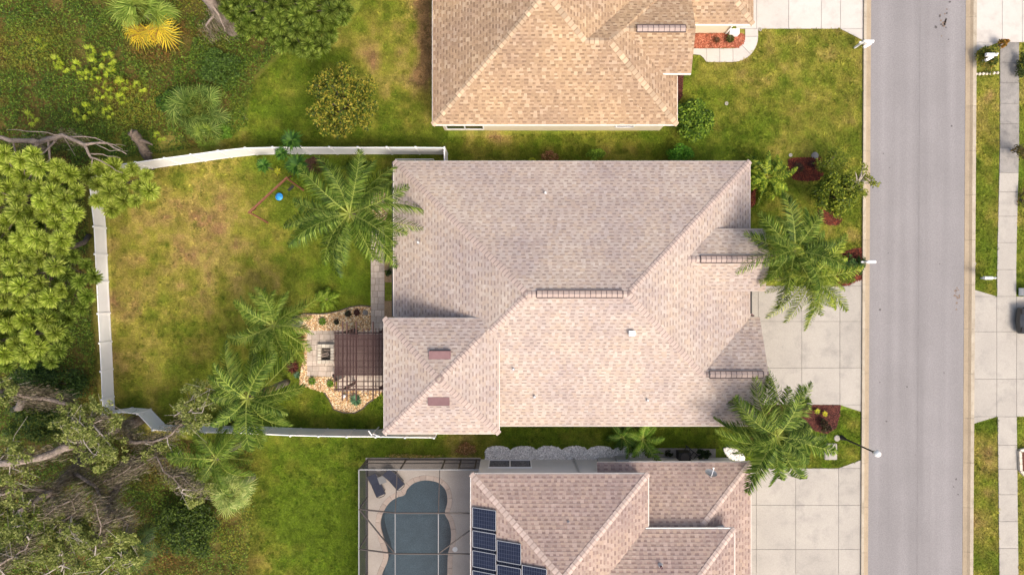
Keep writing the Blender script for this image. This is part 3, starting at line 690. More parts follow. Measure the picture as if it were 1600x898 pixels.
# ---------------------------------------------------------------- neighbour with the pool (towards the bottom)
bot = thing('house', 'grey walled house under rosy brown shingles with rooftop solar panels and a screened pool', 'house', (5, -17, 0))
eL, eR, eT, eZ = -2.4, 7.99, -10.91, 4.5; eh = (eR - eL) / 2; exm = (eL + eR) / 2; eY = eT - eh; eBt = -30.0; eAp = eZ + PITCH * eh
E_t = Slope([(eL, eT), (eR, eT), (exm, eY)], (0, eT), (0, -1), eZ); E_l = Slope([(eL, eT), (eL, eBt), (exm, eBt), (exm, eY)], (eL, 0), (1, 0), eZ); E_r = Slope([(eR, eT), (eR, eBt), (exm, eBt), (exm, eY)], (eR, 0), (-1, 0), eZ)
fR, fT = 14.64, -10.7; fh = 5.64
F_t = Slope([(5.2, fT), (fR, fT), (fR - fh, fT - fh), (5.2, fT - fh)], (0, fT), (0, -1), ZE); F_r = Slope([(fR, fT), (fR, eBt), (fR - fh, eBt), (fR - fh, fT - fh)], (fR, 0), (-1, 0), ZE)
gR2, gT2, gZ2 = 13.0, -14.1, 4.6; gh = 4.0
G_t = Slope([(5.0, gT2), (gR2, gT2), (gR2 - gh, gT2 - gh), (5.0, gT2 - gh)], (0, gT2), (0, -1), gZ2); G_r = Slope([(gR2, gT2), (gR2, eBt), (gR2 - gh, eBt), (gR2 - gh, gT2 - gh)], (gR2, 0), (-1, 0), gZ2)
bS = [E_t, E_l, E_r, F_t, F_r, G_t, G_r]
dk = MB(); deck_mesh(bS, dk); roof3 = dk.build('roof', M_fascia_w, bot)
pal_rose = [(.325, .245, .208), (.29, .217, .185), (.35, .268, .228), (.305, .23, .193), (.335, .25, .203)]
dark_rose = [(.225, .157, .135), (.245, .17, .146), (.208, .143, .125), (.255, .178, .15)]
sh = MB()
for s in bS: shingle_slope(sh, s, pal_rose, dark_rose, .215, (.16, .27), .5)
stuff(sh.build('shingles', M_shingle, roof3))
for a, b in (((eL, eT, eZ), (exm, eY, eAp)), ((eR, eT, eZ), (exm, eY, eAp)), ((fR, fT, ZE), (fR - 3.5, fT - 3.5, ZE + PITCH * 3.5)), ((gR2, gT2, gZ2), (gR2 - gh, gT2 - gh, gZ2 + PITCH * gh)), ((exm, eY, eAp), (exm, eY - 3, eAp))): caps(a, b, roof3, M_cap_pale, .29)
fm = MB(); drip(fm, [(eL, eT + .01, eZ - up), (eR, eT + .01, eZ - up)]); drip(fm, [(eR + .01, eT, eZ - up), (eR + .01, gT2, eZ - up)], .06); drip(fm, [(7.6, gT2 + .02, gZ2 - up), (gR2, gT2 + .02, gZ2 - up)], .1); drip(fm, [(gR2 + .02, gT2, gZ2 - up), (gR2 + .02, -24, gZ2 - up)], .05)
drip(fm, [(7.2, fT + .01, ZE - up), (fR, fT + .01, ZE - up)]); drip(fm, [(fR + .01, fT, ZE - up), (fR + .01, -26, ZE - up)]); drip(fm, [(eL - .02, eT, eZ - up), (eL - .02, -26, eZ - up)], .06); fm.build('fascia', M_fascia_w, bot)
wm = MB(); walls(wm, eL + .35, eR - .3, eBt, eT - .345, eZ - .1); walls(wm, 7.4, fR - .45, eBt, fT - .45, ZE - .1); wm.box(((5 + gR2 - .3) / 2, (gT2 - .15 + eBt) / 2, 3.6), (gR2 - .3 - 5, gT2 - .15 - eBt, 1.75)); wm.build('wall', M_greywall, bot)
window(bot, (W(797, 717).x, eT - .345, 1.2), 2.75, 1.7, 'y+', 2, M_white)
ds = MB(); p = W(897, 717); ds.beam((p.x, eT - .28, .1), (p.x, eT - .28, 3.3), .1, .09).beam((p.x, eT - .28, 3.3), (p.x + .3, eT - .1, 4.3), .1, .09).build('downspout', M_greymetal, bot)
pw = MB(); pw.box((W(948, 722, 1).x, eT - .25, 1.0), (1.1, .3, .9)).box((W(975, 722, 1).x - .05, eT - .24, .7), (.9, .36, 1.0)); pw.build('meter_cabinet', M_greymetal, bot)
pipe(roof3, 1032, 883, zsolve(G_t, 1032, 883), .07, .35, M_vent); pipe(roof3, 888, 815, zsolve(E_t, 888, 815), .04, .15, M_vent)
# satellite dish on the low front slope
z = zsolve(F_t, 1108, 742); p = W(1108, 742, z); dsh = thing('satellite_dish', 'small grey satellite dish on the rosy brown lower roof slope', 'satellite dish', p)
MB().tube([p, p + v3(0, 0, .35), p + v3(-.1, .2, .55)], .03, 6).build('mast', M_greymetal, dsh)
q = MB(); c = p + v3(-.1, .27, .62); nrm = Vector((.15, .75, .5)).normalized(); u = nrm.cross(Vector((0, 0, 1))).normalized(); w = nrm.cross(u); rings = []
for r, k in ((0.02, 0), (.18, .025), (.34, .09)):
    rings.append([c + u * (r * 1.1 * math.cos(a)) + w * (r * .85 * math.sin(a)) + nrm * k for a in np.linspace(0, 2 * math.pi, 15)[:-1]])
for r0, r1 in zip(rings, rings[1:]):
    for i in range(14): q.face([r0[i], r0[(i + 1) % 14], r1[(i + 1) % 14], r1[i]])
q.face(rings[0]); q.build('reflector', M_greymetal, dsh)
MB().tube([c - w * .25, c + nrm * .45 - w * .1, c + nrm * .5], .018, 5).box(tuple(c + nrm * .5), (.09, .09, .09)).build('feed_arm', M_white, dsh)
# solar panels on the slope facing the pool
def solar(px_a, py_a, px_b, py_b, label):
    P = []
    for x, y in ((px_a, py_a), (px_b, py_a), (px_b, py_b), (px_a, py_b)):
        z = zsolve(E_l, x, y); P.append(W(x, y, z) + v3(0, 0, .14))
    x0, x1 = P[0].x, P[1].x; y1, y0 = max(P[0].y, P[1].y), min(P[2].y, P[3].y); g = .012
    t = thing('solar_panel', label, 'solar panel', ((x0 + x1) / 2, (y0 + y1) / 2, E_l.z((x0 + x1) / 2, 0) + .03), 'solar panels on the neighbour roof')
    def zt(x, o): return E_l.z(x, 0) + o
    a, b, c_, d_ = x0 + g, x1 - g, y0 + g, y1 - g
    fr = MB(); fw = .035
    for (xa, ya, xb, yb) in ((a, c_, b, c_), (a, d_, b, d_)): fr.beam((xa, ya, zt(xa, .13)), (xb, yb, zt(xb, .13)), fw, .045)
    for x in (a, b): fr.beam((x, c_, zt(x, .13)), (x, d_, zt(x, .13)), fw, .045)
    for x in (a + .2, b - .2): fr.beam((x, (c_ + d_) / 2, zt(x, .02)), (x, (c_ + d_) / 2, zt(x, .11)), .05, .05)
    fr.build('panel_frame', M_pframe, t)
    MB().face([(a, c_, zt(a, .125)), (b, c_, zt(b, .125)), (b, d_, zt(b, .125)), (a, d_, zt(a, .125))]).build('cell_sheet', M_cell, t)
    gl = MB(); ww = .009
    for i in range(1, 10): x = a + (b - a) * i / 10; gl.face([(x - ww, c_, zt(x - ww, .129)), (x + ww, c_, zt(x + ww, .129)), (x + ww, d_, zt(x + ww, .129)), (x - ww, d_, zt(x - ww, .129))])
    for i in range(1, 6): y = c_ + (d_ - c_) * i / 6; gl.face([(a, y - ww, zt(a, .1315)), (b, y - ww, zt(b, .1315)), (b, y + ww, zt(b, .1315)), (a, y + ww, zt(a, .1315))])
    gl.build('busbar_grid', M_busbar, t)
sl = 'dark blue solar panel, {} in the {} column facing the pool'
for i in range(4): solar(738.5, 796 + 31 * i, 775, 827 + 31 * i, sl.format(('topmost', 'second', 'third', 'fourth', 'fifth')[i], 'longest'))
for i in range(2): solar(776.5, 848 + 32 * i, 814, 880 + 32 * i, sl.format(('topmost', 'second', 'third')[i], 'middle'))
for i in range(1): solar(815.5, 887 + 33 * i, 854, 920 + 33 * i, sl.format(('topmost', 'second')[i], 'shortest'))

# ================================================================ WHITE VINYL FENCE round the back lawn
fence = thing('fence', 'white vinyl privacy fence around the back lawn with a jog by the oak', 'fence', W(400, 660))
topside = [(694, 231), (649, 230.5), (604, 230.5), (559, 230.5), (514.5, 230.5), (470, 230.5), (426, 230.5), (383, 231.5), (341, 236), (298, 242), (257, 247.5), (212, 254), (174, 259)]
run = [(*W2(x, y, 1.95), 1.95) for x, y in topside]
run += [(*W2(137, 264, 1.7), 1.7)]
run += [(*W2(x, y, h), h) for x, y, h in ((142, 309, 1.3), (147, 354, 1.2), (149, 397, 1.2), (151, 440, 1.2), (153.5, 490, 1.2), (156, 536, 1.2), (158, 580, 1.2), (160, 624, 1.2), (161.5, 646, 1.2))]
run += [(*W2(x, y), h) for x, y, h in ((207.6, 637, 1.4), (236, 639, 1.5), (259, 663.5, 1.5), (300, 664.5, 1.7), (343, 665, 1.9))]
run += [(*W2(x, y, 2.0), 2.0) for x, y in ((367, 676), (411, 678), (454, 680), (498, 681), (542, 681.8), (587, 682), (633, 683), (678, 683.5))]
POST, CAPM = {}, None
capm = MB().lathe([(.085, 0), (.085, .03), (.03, .075), (.005, .08)], n=4)
capm = capm.mesh('post_cap', M_vinyl)
for x, y, h in run:
    po = MB().box((x, y, h / 2 + .03), (.115, .115, h + .06)).build('post', M_vinyl, fence)
    inst(capm, 'post_cap', Matrix.Translation((x, y, h + .06)) @ Matrix.Rotation(math.pi / 4, 4, 'Z'), po)
def panel(a, b, root):
    (x0, y0, h0), (x1, y1, h1) = a, b; d = Vector((x1 - x0, y1 - y0, 0)); l = d.length; d.normalize(); n = Vector((-d.y, d.x, 0))
    A = Vector((x0, y0, 0)) + d * .06; B = Vector((x1, y1, 0)) - d * .06
    def wall(m, t, z0a, z0b, z1a, z1b):
        o = n * t / 2; up = Vector((0, 0, 1))
        m._hexa([A - o + up * z0a, B - o + up * z0b, B + o + up * z0b, A + o + up * z0a, A - o + up * z1a, B - o + up * z1b, B + o + up * z1b, A + o + up * z1a])
    m = MB(); k = max(3, int(l / .30)); po = None
    wall(m, .03, .08, .08, h0 - .09, h1 - .09)
    po = m.build('panel', M_vinyl, root)
    r = MB(); wall(r, .055, h0 - .09, h1 - .09, h0, h1); r.build('rail', M_vinyl, po)
    r = MB(); wall(r, .055, .03, .03, .15, .15); r.build('rail', M_vinyl, po)
    g = MB()                                           # tongue-and-groove ribs
    for i in range(1, k):
        p = A.lerp(B, i / k); hh = h0 + (h1 - h0) * i / k - .1
        g.beam(p + v3(0, 0, .15), p + v3(0, 0, hh), .012, .036, up=tuple(n))
    g.build('board_ribs', M_vinyl, po)
for a, b in zip(run, run[1:]): panel(a, b, fence)
panel(run[0], (run[0][0] + .02, YTp - .2, 1.9), fence)
# the side gate by the house corner and a low pipe rail
rl_ = thing('pipe_rail', 'low white pipe rail standing between the fence and the house corner', 'rail', W(648, 252))
a, b = W(618, 249, .9), W(677, 249, .9)
m = MB().tube([a, b], .03, 6).tube([a + v3(0, -.22, 0), b + v3(0, -.22, 0)], .03, 6); m.build('top_rail', M_vinyl, rl_)
for q in (a, a.lerp(b, .5), b): MB().tube([(q.x, q.y, 0), q], .03, 6).build('leg', M_vinyl, rl_)
fc = thing('standpipe', 'thin white forked standpipe against the fence under the lanai eave', 'standpipe', W(592, 668)); p = W(592, 667)
MB().tube([p, p + v3(0, 0, 2.2)], .045, 6).build('pipe', M_vinyl, fc); MB().tube([p + v3(0, 0, 1.9), p + v3(.45, -.1, 2.1)], .035, 6).build('fork', M_vinyl, fc); MB().tube([p + v3(0, 0, 2.2), p + v3(-.15, .3, 2.4)], .03, 6).build('fork', M_vinyl, fc)

# ================================================================ PATIO, PERGOLA, FIRE PIT
pav = structure(MB().prism([W2(479, 514), W2(600, 514), W2(600, 588), W2(479, 588)], -.04, .012).prism([W2(579.5, 355), W2(601, 355), W2(601, 514), W2(579.5, 514)], -.04, .012).prism([W2(527, 588), W2(625, 588), W2(625, 613), W2(527, 613)], -.04, .012).prism([W2(600, 497), W2(625, 497), W2(625, 588), W2(600, 588)], -.04, .012).build('patio', M_sand))
def pave(x0, x1, y0, y1, rh=.36, ws=(.28, .42, .52), vertical=False):
    a, b = W(x0, y1), W(x1, y0); X0, X1, Y0, Y1 = a.x, b.x, a.y, b.y
    EXCL.append([(X0, Y0), (X1, Y0), (X1, Y1), (X0, Y1)])
    n = max(1, round((Y1 - Y0) / rh)); h = (Y1 - Y0) / n
    for i in range(n):
        x = X0 - random.random() * .2
        while x < X1 - .06:
            w = random.choice(ws); q0, q1 = max(x, X0), min(x + w, X1)
            if X1 - q1 < .12: q1 = X1
            if q1 - q0 > .05: MB().prism(inset([(q0, Y0 + i * h), (q1, Y0 + i * h), (q1, Y0 + i * h + h), (q0, Y0 + i * h + h)], .011), 0, .035 + random.uniform(-.004, .004)).build('paver', M_paver, pav)
            x += w
            if q1 == X1: break
pave(479, 600, 514, 588); pave(579.5, 601, 355, 514, .42, (.26, .36, .45)); pave(527, 600, 588, 613)
EXCL.append([W2(579, 300), W2(640, 300), W2(640, 620), W2(579, 620)])
for x0, x1, y0, y1 in ((600.5, 616, 408, 441), (600.5, 616, 470, 497)):
    MB().prism([W2(x0, y0), W2(x1, y0), W2(x1, y1), W2(x0, y1)], 0, .03).build('planting_strip', M_gravelbase, pav)
# fire pit of pale blocks
fp = thing('fire_pit', 'square fire pit ring of pale stone blocks on the paver patio', 'fire pit', W(508.5, 552))
a, b = W(496, 568, .3), W(522, 537.5, .3); fx0, fx1, fy0, fy1 = a.x, b.x, a.y, b.y; bw = .24
for lay in range(2):
    z = .04 + lay * .15
    for i in range(4):
        for (sx0, sx1, sy0, sy1) in (((fx0 + (fx1 - fx0) * i / 4, fx0 + (fx1 - fx0) * (i + 1) / 4, fy1 - bw, fy1)), ((fx0 + (fx1 - fx0) * i / 4, fx0 + (fx1 - fx0) * (i + 1) / 4, fy0, fy0 + bw))):
            MB().prism(inset([(sx0, sy0), (sx1, sy0), (sx1, sy1), (sx0, sy1)], .012), z, z + .145).build('block', M_stone, fp)
        ya, yb = fy0 + bw + (fy1 - fy0 - 2 * bw) * i / 4, fy0 + bw + (fy1 - fy0 - 2 * bw) * (i + 1) / 4
        for xa in (fx0, fx1 - bw): MB().prism(inset([(xa, ya), (xa + bw, ya), (xa + bw, yb), (xa, yb)], .012), z, z + .145).build('block', M_stone, fp)
MB().prism([(fx0 + bw, fy0 + bw), (fx1 - bw, fy0 + bw), (fx1 - bw, fy1 - bw), (fx0 + bw, fy1 - bw)], .02, .09).build('ash_bed', M_ash, fp)
for k in range(5):
    c = ((fx0 + fx1) / 2 + random.uniform(-.2, .2), (fy0 + fy1) / 2 + random.uniform(-.25, .25), .13); an = random.uniform(-.5, .5); d = v3(math.cos(an), math.sin(an), 0) * .25
    MB().tube([Vector(c) - d, Vector(c) + d], [.04, .035], 6).build('log', M_bark_grey, fp)
# pergola
per = thing('pergola', 'dark maroon wooden pergola with slatted roof over the paver patio', 'pergola', W(562, 563)); PZ = 2.55
def PX(px, z=PZ): return W(px, 0, z).x
def PY(py, z=PZ): return W(0, py, z).y
for px, py in ((539, 519), (539, 607), (594, 519), (594, 607)): MB().box((PX(px), PY(py), PZ / 2), (.15, .15, PZ)).build('post', M_wood, per)
for py in (519.5, 607.5): MB().beam((PX(523), PY(py), PZ + .08), (PX(601), PY(py), PZ + .08), .07, .2).build('beam', M_wood, per)
for px in (537.2, 543.8, 558.3, 584.3): MB().beam((PX(px), PY(502), PZ + .26), (PX(px), PY(624), PZ + .26), .055, .16).build('rafter', M_wood, per)
for px in (525, 530, 548.5, 553.5, 570, 576.3, 588.5, 593.5, 599): MB().beam((PX(px), PY(512 if px > 545 else 516), PZ + .23), (PX(px), PY(617 if px > 545 else 611), PZ + .23), .035, .10).build('slat', M_wood, per)
for py in (529, 540, 551, 562, 572.5, 583, 594, 601.5): MB().beam((PX(523), PY(py), PZ + .37), (PX(601), PY(py), PZ + .37), .04, .06).build('purlin', M_wood, per)
MB().prism([(PX(526.5), PY(521)), (PX(600), PY(521)), (PX(600), PY(585)), (PX(526.5), PY(585))], PZ + .405, PZ + .415).build('roof_sheet', M_bronze_sheet, per)
# patio furniture under and beside it
def chair(px, py, rz, label):
    p = W(px, py); t = thing('patio_chair', label, 'chair', p, 'dark patio chairs'); ca, sa = math.cos(rz), math.sin(rz)
    def R(x, y, z): return (p.x + x * ca - y * sa, p.y + x * sa + y * ca, z + .035)
    MB().box(R(0, 0, .42), (.5, .5, .06), rz).build('seat', M_bronze, t); MB().box(R(-.24, 0, .68), (.05, .5, .5), rz).build('backrest', M_bronze, t)
    for sx in (-.2, .2):
        for sy_ in (-.2, .2): MB().box(R(sx, sy_, .2), (.04, .04, .4), rz).build('leg', M_dark, t)
chair(556, 520, -1.6, 'dark metal patio chair at the upper edge of the pergola'); chair(533, 585, .4, 'dark metal patio chair under the lower pergola beam')
def pot(px, py, label, r=.2):
    p = W(px, py); t = thing('plant_pot', label, 'plant pot', p); MB().lathe([(r * .7, 0), (r, .38), (r * .9, .38), (r * .85, .33)], p, 12).build('pot', M_dark, t)
    V, Fc, cols = leaf_cloud(np.array([[p.x, p.y, .55]]) + rng.normal(0, .1, (70, 3)), .16, [(40, 60, 22), (62, 78, 30)]); parent(link(bpy.data.objects.new('foliage', np_mesh('foliage', V, Fc, M_leaf, cols))), t)

# ---------------------------------------------------------------- leaf clouds
def leaf_cloud(P, size, pal, up=0.5, width=.5, jitter=.35, weights=None):
    P = np.asarray(P, float); n = len(P)
    s = size * rng.uniform(1 - jitter, 1 + jitter, n)[:, None]
    nn = rng.normal(0, 1, (n, 3)); nn /= np.linalg.norm(nn, axis=1)[:, None]; nn[:, 2] = np.abs(nn[:, 2]) + up; nn /= np.linalg.norm(nn, axis=1)[:, None]
    a = rng.normal(0, 1, (n, 3)); a -= nn * (a * nn).sum(1)[:, None]; a /= np.linalg.norm(a, axis=1)[:, None]; b = np.cross(nn, a)
    V = np.stack([P - a * s * .5, P - a * s * .05 + b * s * width * .5, P + a * s * .5, P - a * s * .05 - b * s * width * .5], 1).reshape(-1, 3)
    F = np.arange(n * 4).reshape(n, 4); pal = np.array([L(*c) for c in pal]); k = rng.choice(len(pal), n, p=weights)
    return V, F, pal[k] * rng.uniform(.8, 1.2, n)[:, None]
pot(608, 313, 'dark pot with a small leafy plant under the eave, between palm and house'); pot(608, 393, 'dark pot beside the paver walk against the house', .16); pot(609, 426, 'dark pot standing in the gravel strip beside the house', .18)

# ================================================================ SWING FRAME
sw = thing('swing_set', 'brown wooden swing frame with a blue disc seat on the lawn', 'swing set', W(420, 315)); zt = 2.0
A, B = W(388, 333, zt), W(449, 277, zt)
MB().beam(A, B, .11, .13).build('top_beam', M_swing, sw); d = (B - A).normalized(); n = Vector((-d.y, d.x, 0))
for q in (A + d * .08, B - d * .08):
    for s in (-.62, .62): MB().beam((q.x + n.x * s, q.y + n.y * s, 0), (q.x, q.y, zt - .05), .09, .09).build('leg', M_swing, sw)
sp = A.lerp(B, .56); sp = Vector((sp.x, sp.y, .45)) + n * -.02
se = MB().lathe([(.02, .0), (.22, .01), (.25, .05), (.22, .09), (.02, .1)], sp, 18).build('disc_seat', M_blue, sw, True)
for k in range(3):
    an = 2.1 * k; MB().tube([sp + v3(.2 * math.cos(an), .2 * math.sin(an), .09), (sp.x, sp.y, 1.1)], .012, 4).build('rope', M_dark, sw)
MB().tube([(sp.x, sp.y, 1.1), (sp.x, sp.y, zt)], .014, 4).build('rope', M_dark, sw)
s2 = A.lerp(B, .84); s2 = Vector((s2.x, s2.y, .42)) - n * .1
MB().beam(s2 - d * .24, s2 + d * .24, .16, .03).build('flat_seat', M_dark, sw)
for s in (-.22, .22): MB().tube([s2 + d * s, Vector((s2.x, s2.y, 0)) + d * s + v3(0, 0, zt)], .012, 4).build('rope', M_dark, sw)

# ================================================================ POOL, DECK AND SCREEN ENCLOSURE
def Z6(pts): return [(560 + x / 4.317, 690 + y / 4.317) for x, y in pts]
pool_px = Z6([(470, 258), (540, 275), (588, 325), (600, 400), (583, 478), (610, 535), (625, 610), (620, 690), (603, 760), (600, 880), (600, 1000), (560, 1100), (400, 1150), (220, 1100), (150, 1000), (160, 895), (197, 805), (200, 740), (172, 650), (151, 560), (162, 490), (205, 415), (258, 375), (312, 357), (330, 320), (370, 280), (420, 262)])
pool_o = [W2(*p) for p in smooth_loop(pool_px, 4)]
cX0, cX1, cY1, cY0 = W(574.6, 0).x, eL + .34, W(0, 717).y, -24.5
outer = [(cX0 - .12, cY0), (cX1, cY0), (cX1, cY1 + .1), (cX0 - .12, cY1 + .1)]; EXCL.append([(cX0 - .15, cY0), (cX1 + .2, cY0), (cX1 + .2, cY1 + .12), (cX0 - .15, cY1 + .12)])
def ring_out(loop, d):
    loop = ccw(list(loop)); k = len(loop); out = []
    for i in range(k):
        a, b = np.array(loop[i - 1]), np.array(loop[(i + 1) % k]); t = b - a; t /= np.linalg.norm(t); out.append((loop[i][0] + t[1] * d, loop[i][1] - t[0] * d))
    return out
pool_i = ccw(pool_o); cop_o = ring_out(pool_i, .33)
tri = tessellate_polygon([[Vector((*p, 0)) for p in ccw(outer)], [Vector((*p, 0)) for p in cop_o]]); pts = ccw(outer) + cop_o
dm = MB(); dm.v = [(p[0], p[1], .05) for p in pts]
for t in tri:
    a, b, c = (pts[i] for i in t); 
    if (b[0] - a[0]) * (c[1] - a[1]) - (b[1] - a[1]) * (c[0] - a[0]) < 0: t = t[::-1]
    dm.f.append(tuple(t)); dm.c.append(None)
for i in range(4):
    a, b = ccw(outer)[i], ccw(outer)[(i + 1) % 4]; dm.face([(a[0], a[1], -.05), (b[0], b[1], -.05), (b[0], b[1], .05), (a[0], a[1], .05)])
deck = structure(dm.build('pool_deck', M_deck))
k = len(pool_i); st = 3
for i in range(0, k, st):
    ii = [(i + j) % k for j in range(st + 1)]; P = [pool_i[j] for j in ii] + [cop_o[j] for j in ii[::-1]]
    MB().prism(inset(P, .008), -.12, .06).build('coping_stone', M_coping, deck)
pl = thing('swimming_pool', 'freeform swimming pool with slate blue plaster under the screen enclosure', 'swimming pool', (sum(p[0] for p in pool_i) / k, sum(p[1] for p in pool_i) / k, -1.2))
sh_ = MB(); inn = ring_out(pool_i, .01)
for i in range(k):
    a, b = inn[i], inn[(i + 1) % k]; sh_.face([(b[0], b[1], -1.2), (a[0], a[1], -1.2), (a[0], a[1], .0), (b[0], b[1], .0)])
sh_.face([(p[0], p[1], -1.2) for p in inn]); sh_.build('basin', M_plaster, pl)
MB().face([(p[0], p[1], -.09) for p in ring_out(pool_i, .005)]).build('water', M_water, pl)
# the ground is cut away under the basin: lawn and ground faces are removed below (see end)
POOL_CUT = inn
sc = thing('pool_enclosure', 'screened pool cage with grey aluminium frame attached to the grey walled house', 'pool enclosure', (cX0, cY1, 0)); cz_ = 2.4; cp = 3.1
xa, xb = W(617.5, 0, cp).x, W(685, 0, cp).x; yrow = [cY1, W(0, 801, cp).y, W(0, 864.5, cp).y, W(0, 928, cp).y, cY0]
def bar(a, b, name='beam', m=M_greymetal, w=.06): MB().beam(a, b, w, w * 1.5).build(name, m, sc)
bar((cX0, cY1, cz_), (cX1, cY1, cz_), 'eave_beam', M_cage, .06); bar((cX0, cY1, cz_), (cX0, cY0, cz_), 'eave_beam', M_cage, .06)
ypost = [cY1] + yrow[1:]
for i, y in enumerate(yrow[1:4]):
    bar((cX0, y, cz_), (xa, y, cp), 'roof_beam', M_bronze); bar((xa, y, cp), (cX1, y, cp + .04), 'roof_beam', M_bronze)
bar((xa, yrow[1], cp), (xa, cY0, cp), 'purlin', M_cage, .045); bar((xb, yrow[1], cp), (xb, cY0, cp), 'purlin', M_cage, .045)
bar((xa, cY1, cz_), (xa, yrow[1], cp), 'roof_beam', M_bronze, .05); bar((xb, cY1, cz_), (xb, yrow[1], cp), 'roof_beam', M_bronze, .05)
bar((cX0, yrow[1], cz_), (xa, yrow[2], cp), 'brace', M_bronze); bar((xb, yrow[2], cp), (cX1, W(0, 818, cp).y, cp + .02), 'brace', M_bronze)
for x in (cX0, W(635, 0).x, W(696, 0).x, W(721, 0).x, cX1 - .25): bar((x, cY1, .05), (x, cY1, cz_), 'post', M_bronze, .06)
for y in yrow[1:]: bar((cX0, y, .05), (cX0, y, cz_), 'post', M_bronze, .06)
bar((cX0, cY1, .95), (cX1, cY1, .95), 'chair_rail', M_bronze, .05); bar((cX0, cY1, .12), (cX1, cY1, .12), 'kick_rail', M_bronze, .08); bar((cX0, cY1, .12), (cX0, cY0, .12), 'kick_rail', M_bronze, .08)
bar((W(721, 0).x, cY1, 2.05), (cX1 - .25, cY1, 2.05), 'door_header', M_bronze, .05)
def sheet(P, m, name='screen'): MB().face(P).build(name, m, sc)
sheet([(cX0, cY1 - .02, .15), (cX1, cY1 - .02, .15), (cX1, cY1 - .02, cz_), (cX0, cY1 - .02, cz_)], M_screen_wall); sheet([(cX0 + .02, cY0, .15), (cX0 + .02, cY1, .15), (cX0 + .02, cY1, cz_), (cX0 + .02, cY0, cz_)], M_screen_wall)
sheet([(cX0, cY1, cz_ + .03), (xa, yrow[1], cp + .03), (xa, cY0, cp + .03), (cX0, cY0, cz_ + .03)], M_screen); sheet([(cX0, cY1, cz_ + .03), (cX1, cY1, cz_ + .03), (cX1, yrow[1], cp + .03), (xa, yrow[1], cp + .03)], M_screen)
sheet([(xa, yrow[1], cp + .03), (cX1, yrow[1], cp + .03), (cX1, cY0, cp + .03), (xa, cY0, cp + .03)], M_screen)
# loungers on the deck
def lounger(a, b, label, w=.62):
    a, b = W(*a), W(*b); d = (b - a); l = d.length; d.normalize(); n = Vector((-d.y, d.x, 0)); z = v3(0, 0, 1)
    t = thing('sun_lounger', label, 'lounger', a, 'navy loungers on the pool deck')
    def q(s, u, h): return a + d * s + n * u + z * h
    bk = .62
    m = MB(); m._hexa([q(bk, -w / 2, .33), q(l, -w / 2, .33), q(l, w / 2, .33), q(bk, w / 2, .33), q(bk, -w / 2, .36), q(l, -w / 2, .36), q(l, w / 2, .36), q(bk, w / 2, .36)]); m.build('sling', M_bluefab, t)
    m = MB(); m._hexa([q(0, -w / 2, .58), q(bk, -w / 2, .33), q(bk, w / 2, .33), q(0, w / 2, .58), q(0, -w / 2, .61), q(bk, -w / 2, .36), q(bk, w / 2, .36), q(0, w / 2, .61)]); m.build('backrest', M_bluefab, t)
    for u in (-w / 2, w / 2): MB().tube([q(0, u, .59), q(bk, u, .34), q(l, u, .34)], .025, 6).build('side_rail', M_bronze, t)
    for s, u in ((.5, -w / 2), (.5, w / 2), (l - .2, -w / 2), (l - .2, w / 2)): MB().tube([q(s, u, .05), q(s, u, .34)], .022, 6).build('leg', M_bronze, t)
    MB().tube([q(l, -w / 2, .34), q(l + .1, -w / 4, .34), q(l + .1, w / 4, .34), q(l, w / 2, .34)], .022, 6).build('end_rail', M_bronze, t)
lounger((583, 738), (597, 771), 'navy sling lounger lying along the screen wall at the deck corner'); lounger((606, 733), (628, 758), 'navy sling lounger angled towards the pool, between side table and pool edge')
p = W(599, 746); tb = thing('side_table', 'small square grey side table between the two navy loungers', 'side table', p + v3(0, 0, .05)); MB().box((p.x, p.y, .47), (.48, .48, .04), .35).build('table_top', M_cage, tb)
for s in (-.18, .18):
    for u in (-.18, .18): MB().box((p.x + s, p.y + u, .25), (.035, .035, .4), .35).build('leg', M_bronze, tb)
p = W(711, 857); tag(MB().lathe([(.17, .05), (.17, .065), (.02, .07)], p, 14).build('skimmer_lid', M_white), 'round white skimmer lid set in the pool deck', 'lid')

# ================================================================ STREET FURNITURE
def mailbox(px, py, side, label, arm=0.0):
    p = W(px, py); t = thing('mailbox', label, 'mailbox', p); s = side
    MB().box((p.x, p.y, .62), (.11, .11, 1.24)).build('post', M_white, t); MB().lathe([(.09, 0), (.02, .1)], (p.x, p.y, 1.24), 4).build('post_cap', M_white, t)
    MB().beam((p.x - s * .2, p.y, .95), (p.x + s * .55, p.y, .95), .09, .09).beam((p.x, p.y, .6), (p.x + s * .4, p.y, .92), .06, .06).build('arm', M_white, t)
    m = MB(); n = 9; prof = [(-.10, 0)] + [(.10 * -math.cos(a), .12 + .10 * math.sin(a)) for a in np.linspace(0, math.pi, n)] + [(.10, 0)]
    x0, x1 = p.x + s * .1, p.x + s * .62; r0 = [(x0, p.y + u, 1.0 + v) for u, v in prof]; r1 = [(x1, p.y + u, 1.0 + v) for u, v in prof]
    for i in range(len(prof)):
        j = (i + 1) % len(prof); m.face([r0[i], r0[j], r1[j], r1[i]])
    m.face(r0[::-1]); m.face(r1); m.build('box', M_white, t)
    if arm: MB().box((p.x + s * .3, p.y + arm, .95), (.5, .16, .14), .5).build('newspaper_tube', M_white, t)
mailbox(1335, 75, 1, 'white mailbox by the kerb beside the white concrete driveway', -.22); mailbox(1338, 410, 1, 'white mailbox rising from the red mulch bed by the kerb'); mailbox(1536, 95, -1, 'white mailbox in the shrub bed with a stone edging', -.2); mailbox(1533, 434.5, -1, 'white mailbox on plain grass beside the sidewalk')
def flip(o): pass
lp = W(1315, 683); lt = thing('street_lamp', 'slim black street lamp with a white globe beside the lower driveway', 'street lamp', lp)
